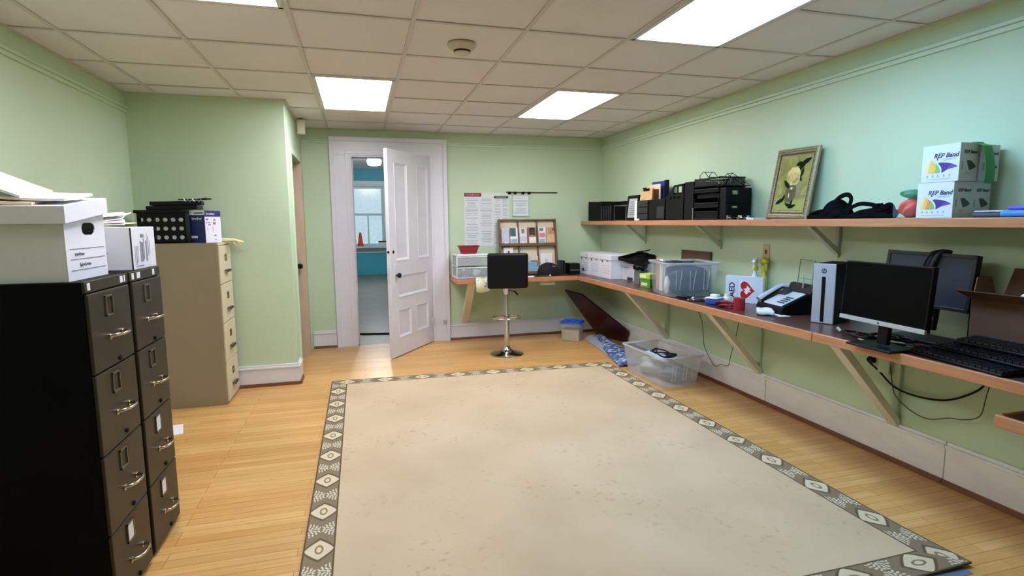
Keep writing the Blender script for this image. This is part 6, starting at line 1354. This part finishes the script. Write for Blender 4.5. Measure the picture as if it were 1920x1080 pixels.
BXC = mat('white_print_carton', (214, 224, 240), .45, var=.02); PRN = mat('deep_purple_print', (66, 52, 140), .45); PNAVY = mat('navy_letter_print', (30, 34, 76), .5); YELP = mat('amber_print', (232, 190, 90), .5); GRNP = mat('fresh_green_print', (132, 186, 96), .5); ORP = mat('orange_print', (226, 150, 80), .5)
SIDEG = mat('grey_side_shade', (206, 208, 200), .5, var=.04); SIDED = mat('dark_side_print', (60, 68, 66), .5)  # side panels greyed: shade on the turned-away faces is put into the colour
def band_box(name, label, y0, y1, x0, x1, z0, h_, front=True, band=False, orr=False):
    t = thing(name, label, 'box', (x0, y0, z0), 0, 'exercise band cartons on the shelf'); w_, d_ = y1 - y0, x1 - x0
    g = G(); g.box((0, 0, 0), (d_, w_, h_)); g.obj('carton', BXC, t, smooth=False, bevel=.0015)
    F = Vector((-.0003, w_, 0))
    if front:
        r_, u_ = NY, Z_
        def P(a, b): return F + r_ * (a * w_) + u_ * (b * h_)
        def patch(nm, m, pts, lv=0): g = G(); g.prism([P(*q) + NX * (.0004 * lv) for q in pts], NX * .0004); g.obj(nm, m, t, smooth=False)
        def sm(pts):
            n = len(pts); out = []
            for i in range(n):
                p0, p1, p2, p3 = (Vector(pts[(i + q) % n]) for q in (-1, 0, 1, 2))
                for q in range(4):
                    t_ = q / 4; v = .5 * ((2 * p1) + (p2 - p0) * t_ + (2 * p0 - 5 * p1 + 4 * p2 - p3) * t_ ** 2 + (3 * p1 - p0 - 3 * p2 + p3) * t_ ** 3); out.append((v.x, v.y))
            return out
        patch('fan_print', mat('pale_amber_print', (240, 214, 140), .5), sm([(.11, .27), (.15, .44), (.20, .60), (.215, .72), (.225, .60), (.24, .44), (.22, .27)]))
        patch('fan_print', YELP, sm([(.19, .27), (.21, .42), (.25, .55), (.29, .60), (.31, .50), (.31, .36), (.29, .26)]), 1)
        patch('fan_print', ORP if orr else YELP, sm([(.27, .26), (.30, .42), (.33, .53), (.37, .47), (.39, .38), (.37, .27), (.32, .24)]), 2)
        patch('fan_print', GRNP, sm([(.37, .27), (.39, .38), (.38, .50), (.44, .44), (.49, .36), (.51, .27), (.44, .245)]), 1)
        patch('fan_print', PRN, sm([(.45, .51), (.58, .52), (.74, .49), (.87, .44), (.945, .39), (.84, .355), (.72, .335), (.61, .27), (.555, .245), (.55, .34), (.51, .43)]), 1)
        patch('fan_print', mat('violet_print', (110, 76, 168), .5), sm([(.72, .34), (.76, .42), (.86, .43), (.92, .39), (.84, .36)]), 2)
        text('lettering', 'REP Band', .030, P(.64, .70), r_, u_, PNAVY, t, shear=.22, bold=.0004)
        text('lettering', '6', .016, P(.42, .615), r_, u_, PNAVY, t)
        g = G(); g.bars(P(0, 0), r_, u_, [(.55 * w_, .90 * w_, .60 * h_, .615 * h_), (.60 * w_, .80 * w_, .57 * h_, .58 * h_)] + [(w_ * a, w_ * (a + .035), h_ * .13, h_ * .20) for a in (.16, .30, .44, .60, .75)] + [(.16 * w_, .80 * w_, .07 * h_, .085 * h_)]); g.obj('printing', mat('pale_lilac_print', (168, 172, 200), .5), t, smooth=False)
    S_ = Vector((0, -.0003, 0)); g = G(); g.bars(S_, X_, Z_, [(.001, d_ - .001, .001, h_ - .001)], t=.0003); g.obj('side_face', SIDEG, t, smooth=False)
    S2 = Vector((0, -.0007, 0)); g = G(); g.prism([S2 + X_ * (a * d_) + Z_ * (b * h_) for a, b in ((.38, .54), (.60, .54), (.80, .45), (.92, .38), (.75, .32), (.55, .28), (.46, .40))], (0, -.0003, 0)); g.obj('side_fan', SIDED, t, smooth=False)
    text('side_lettering', 'REP Band', .021, S2 + X_ * (d_ * .56) + Z_ * (h_ * .76), X_, Z_, SIDED, t, shear=.2, bold=.0005)
    g = G(); g.bars(S2, X_, Z_, [(.3 * d_, .6 * d_, .19 * h_, .21 * h_), (.12 * d_, .2 * d_, .3 * h_, .5 * h_)]); g.obj('side_printing', mat('mid_grey_side_print', (160, 160, 146), .5), t, smooth=False)
    if band: g = G(); g.bars((0, -.0009, 0), X_, Z_, [(0, d_, .002, .040 * h_ / .17)], t=.0004); g.bars((-.0008, .06, 0), NY, Z_, [(0, .06, .042, .056)], t=.0004); g.obj('navy_strip', mat('navy_strip_print', (34, 36, 84), .5), t, smooth=False)
    return t
zb_ = ST
band_box('band_carton', 'white printed exercise band carton at the bottom front of the stack', 1.995, 2.172, 2.735, 2.855, zb_, .172, orr=True)
band_box('band_carton', 'carton with shade-greyed side behind the bottom front one, next to the wall', 1.998, 2.172, 2.858, 2.978, zb_, .172, False)
band_box('band_carton', 'white printed exercise band carton on top at the front of the stack', 1.980, 2.160, 2.735, 2.850, zb_ + .1735, .178)
band_box('band_carton', 'carton with shade-greyed side on top at the back, next to the wall', 1.978, 2.160, 2.868, 2.986, zb_ + .1735, .172, False)
g = G(); text_y = 2.14
g.box((2.79, 2.10, zb_ + .3525), (2.86, 2.155, zb_ + .356)); tag(g.obj('loose_label', mat('dark_green_label', (40, 90, 60), .6)), 'thin dark green slip on top of the upper front carton', 'slip')
# green band hanging between the upper cartons
g = G(); rows_ = []
for i in range(9):
    a = i / 8; z = zb_ + .36 - .20 * a; x0_ = 2.832 + .012 * math.sin(a * 2.5); wv = .052 + .012 * a
    rows_.append([(x0_ + wv * j / 3, 1.955 - .022 * math.sin(a * 2.2) + .004 * math.sin(j * 2 + a * 3) + (.045 if i == 0 else 0), z - (0.0 if i else 0.0)) for j in range(4)])
o_g = G(); o_g.bm = g.bm
A = [[g.bm.verts.new(p) for p in r_] for r_ in rows_]; Bk = [[g.bm.verts.new((p[0], p[1] + .003, p[2])) for p in r_] for r_ in rows_]
for i in range(8):
    for j in range(3): g.bm.faces.new((A[i][j], A[i][j + 1], A[i + 1][j + 1], A[i + 1][j])); g.bm.faces.new((Bk[i][j], Bk[i + 1][j], Bk[i + 1][j + 1], Bk[i][j + 1]))
for i in range(8): g.bm.faces.new((A[i][0], A[i + 1][0], Bk[i + 1][0], Bk[i][0])); g.bm.faces.new((A[i][3], Bk[i][3], Bk[i + 1][3], A[i + 1][3]))
for q in (0, 8):
    for j in range(3): g.bm.faces.new((A[q][j], Bk[q][j], Bk[q][j + 1], A[q][j + 1]))
g.box((2.84, 1.985, zb_ + .3535), (2.885, 2.12, zb_ + .357)); tag(g.obj('green_band', mat('bright_green_rubber', (36, 140, 60), .4)), 'bright green exercise band hanging down between the upper cartons', 'exercise band')
# flat packs at the right end
def flat(name, label, x0, x1, y0, y1, z0, z1, m): g = G(); g.box((x0, y0, z0), (x1, y1, z1)); tag(g.obj(name, m, bevel=min(.012, (z1 - z0) * .45), seg=3), label, 'foam pad', 'flat foam pads at the right end of the shelf')
flat('foam_pad', 'grey flat pad at the bottom left of the foam pads', 2.79, 2.99, 1.50, 1.95, ST, ST + .022, mat('grey_pad', (76, 80, 84), .7))
flat('foam_pad', 'sky blue foam pad at the right end of the shelf', 2.745, 2.788, .9, 1.80, ST, ST + .030, mat('sky_blue_foam', (66, 140, 214), .6))
flat('foam_pad', 'purple foam pad lying above the sky blue one', 2.76, 2.93, .9, 1.78, ST + .0315, ST + .050, mat('purple_foam', (112, 92, 196), .6))
flat('foam_pad', 'dark blue foam pad uppermost at the right end', 2.80, 2.96, .9, 1.70, ST + .0515, ST + .064, mat('navy_foam', (44, 60, 120), .6))
flat('foam_pad', 'pale lilac pad edge sticking out left above the grey pad', 2.795, 2.92, 1.79, 1.94, ST + .0235, ST + .032, mat('lilac_foam', (196, 200, 226), .6))

# ------------------------------------------------------------------ floor under the counter
tub = thing('lidded_tub', 'small clear tub with a blue lid on the floor below the counter', 'tub', (2.44, 6.12, 0), R(-38))
L_, W__, H_ = .23, .19, .225
g = G(); bin_mesh(g, L_, W__, H_, .012, .003); g.obj('tub', clear_plastic('clear_tub_plastic', (200, 210, 206), .16, .3), tub)
g = G(); g.box((-.118, -.098, H_), (.118, .098, H_ + .014)); g.box((-.135, -.115, H_ - .012), (.135, .115, H_)); g.box((-.05, -.04, H_ + .014), (.05, .04, H_ + .03)); g.obj('blue_lid', mat('bright_blue_lid', (24, 84, 190), .35, var=.06), tub, bevel=.006)
g = G(); g.box((-.105, -.085, .004), (.105, .085, .135)); o = g.obj('tan_contents', mat('tan_contents', (206, 182, 142), .8)); o.location = (2.44, 6.12, .002); o.rotation_euler = (0, 0, R(-38)); tag(o, 'tan block filling the lower half of the blue-lidded tub', 'contents')
# leaning dark board
Pb = [Vector((2.461, 6.45, .563)), Vector((2.60, 6.19, .545)), Vector((2.945, 5.674, .156)), Vector((2.965, 5.746, .030)), Vector((2.812, 6.178, .002))]
nb_ = (Pb[2] - Pb[0]).cross(Pb[4] - Pb[0]).normalized()
if nb_.y > 0: nb_ = -nb_
g = G(); base_ = Vector((2.75, 6.05, 0)); Pp = [p - nb_ * ((p - Pb[0]).dot(nb_)) for p in Pb]
zmin_ = min(min(p.z, (p - nb_ * .028).z) for p in Pp); 
g.prism([p - base_ + Vector((0, 0, .004 - min(0, zmin_))) for p in Pp], -nb_ * .028)
t = thing('table_leaf', 'dark maroon table top leaning askew in the corner under the counter', 'table top', base_)
g.obj('board', mat('dark_maroon_wood', (54, 22, 22), .3, var=.12, scale=6, coat=.2), t, smooth=False, bevel=.003)
# folded mats
def mat_sheet(name, label, outline0, outline1, m, hump, th=.010, n=12):
    g = G(); rows_ = []
    for i in range(n + 1):
        a = i / n; L0 = Vector(outline0[0]).lerp(Vector(outline0[1]), a); L1 = Vector(outline1[0]).lerp(Vector(outline1[1]), a); row = []
        for j in range(7):
            b = j / 6; q = L0.lerp(L1, b); q.z += hump * math.sin(b * math.pi) * (1 - .55 * a) + th + .001; row.append(q)
        rows_.append(row)
    g.sheet(rows_, th); o = g.obj(name, m); tag(o, label, 'mat'); return o
def mottled(name, c1, c2, c3):
    m = bpy.data.materials.new(name); m.use_nodes = True; nt = m.node_tree; b = nt.nodes['Principled BSDF']; b.inputs['Roughness'].default_value = .7
    tc = nt.nodes.new('ShaderNodeTexCoord'); n = nt.nodes.new('ShaderNodeTexNoise'); n.inputs['Scale'].default_value = 22; n.inputs['Detail'].default_value = 5; nt.links.new(tc.outputs['Object'], n.inputs['Vector'])
    cr = nt.nodes.new('ShaderNodeValToRGB'); e = cr.color_ramp.elements; e[0].position = .40; e[0].color = lin(c1); e[1].position = .52; e[1].color = lin(c2); x = e.new(.64); x.color = lin(c3); nt.links.new(n.outputs['Fac'], cr.inputs[0]); nt.links.new(cr.outputs[0], b.inputs['Base Color']); return m
mat_sheet('floor_mat', 'pale grey rolled mat on the floor left of the blue one', [(2.60, 6.12, 0), (2.50, 5.25, 0)], [(2.78, 6.02, 0), (2.60, 5.2, 0)], mat('pale_grey_foam', (156, 158, 158), .8), .05)
mat_sheet('floor_mat', 'blue and white patterned mat folded on the floor beside the clear tub', [(2.66, 6.00, .03), (2.41, 4.80, .004)], [(2.80, 5.92, .03), (2.79, 4.80, .004)], mottled('blue_patterned_foam', (46, 66, 110), (96, 120, 160), (196, 206, 216)), .045)
# clear tub on the floor
fx, fy = 2.615, 4.375; fL, fW, fH = .345, .60, .27
t = thing('storage_bin', 'clear plastic tub of cables on the floor below the counter', 'storage bin', (fx, fy, 0), R(3))
g = G(); bin_mesh(g, fL, fW, fH, .04); g.obj('tub', clear_plastic('milky_floor_tub', (222, 224, 222), .27, .3), t)
g = G(); bin_rim(g, fL, fW, fH, .04); g.obj('rim', BINR, t)
g = G()
for x in (-.08, .03, .12): g.tube([(x - .02, -fW / 2 - .034, fH * .75), (x - .015, -fW / 2 - .010, fH * .2), (x + .015, -fW / 2 - .010, fH * .2), (x + .02, -fW / 2 - .034, fH * .75)], .003, 6)
g.obj('moulded_ribs', BINR, t)
for k, (x, y, z, s, m_, lb) in enumerate(((.03, -.145, .07, (.10, .12, .065), mat('mid_grey_bag', (116, 120, 124), .8), 'grey bag near the front of the clear floor tub'), (-.02, .12, .085, (.11, .13, .078), mat('pale_grey_bag', (176, 178, 178), .7), 'pale grey bag at the back of the clear floor tub'), (.0, -.01, .195, (.09, .12, .034), mat('light_blue_grey_cloth', (178, 192, 204), .8), 'pale blue grey cloth on top in the clear floor tub'))):
    g = G(); g.blob((0, 0, z), s, 3, .15, 30 + k, zmin=.007); o = g.obj('bagged_item', m_); o.location = (fx + x, fy + y, 0); tag(o, lb, 'bag')
g = G()
for k in range(3): g.cable([(.05 * math.cos(q * 1.7 + k) - .01 * k + .02, .14 * math.sin(q * 1.1 + k * 1.3), .232 + .012 * math.sin(q * 2.1 + k)) for q in [i * .4 for i in range(14)]], .006, 7)
o = g.obj('black_cables', BLACK); o.location = (fx, fy - .02, 0); tag(o, 'black cables lying on top in the clear floor tub', 'cables')
g = G(); g.box((-.06, -.08, .215), (.05, .06, .222)); o = g.obj('blue_booklet', mat('pale_blue_white_booklet', (196, 212, 228), .5), None); o.location = (fx - .03, fy + .10, 0); o.rotation_euler = (R(5), 0, R(20)); tag(o, 'pale blue booklet among the cables in the floor tub', 'booklet')
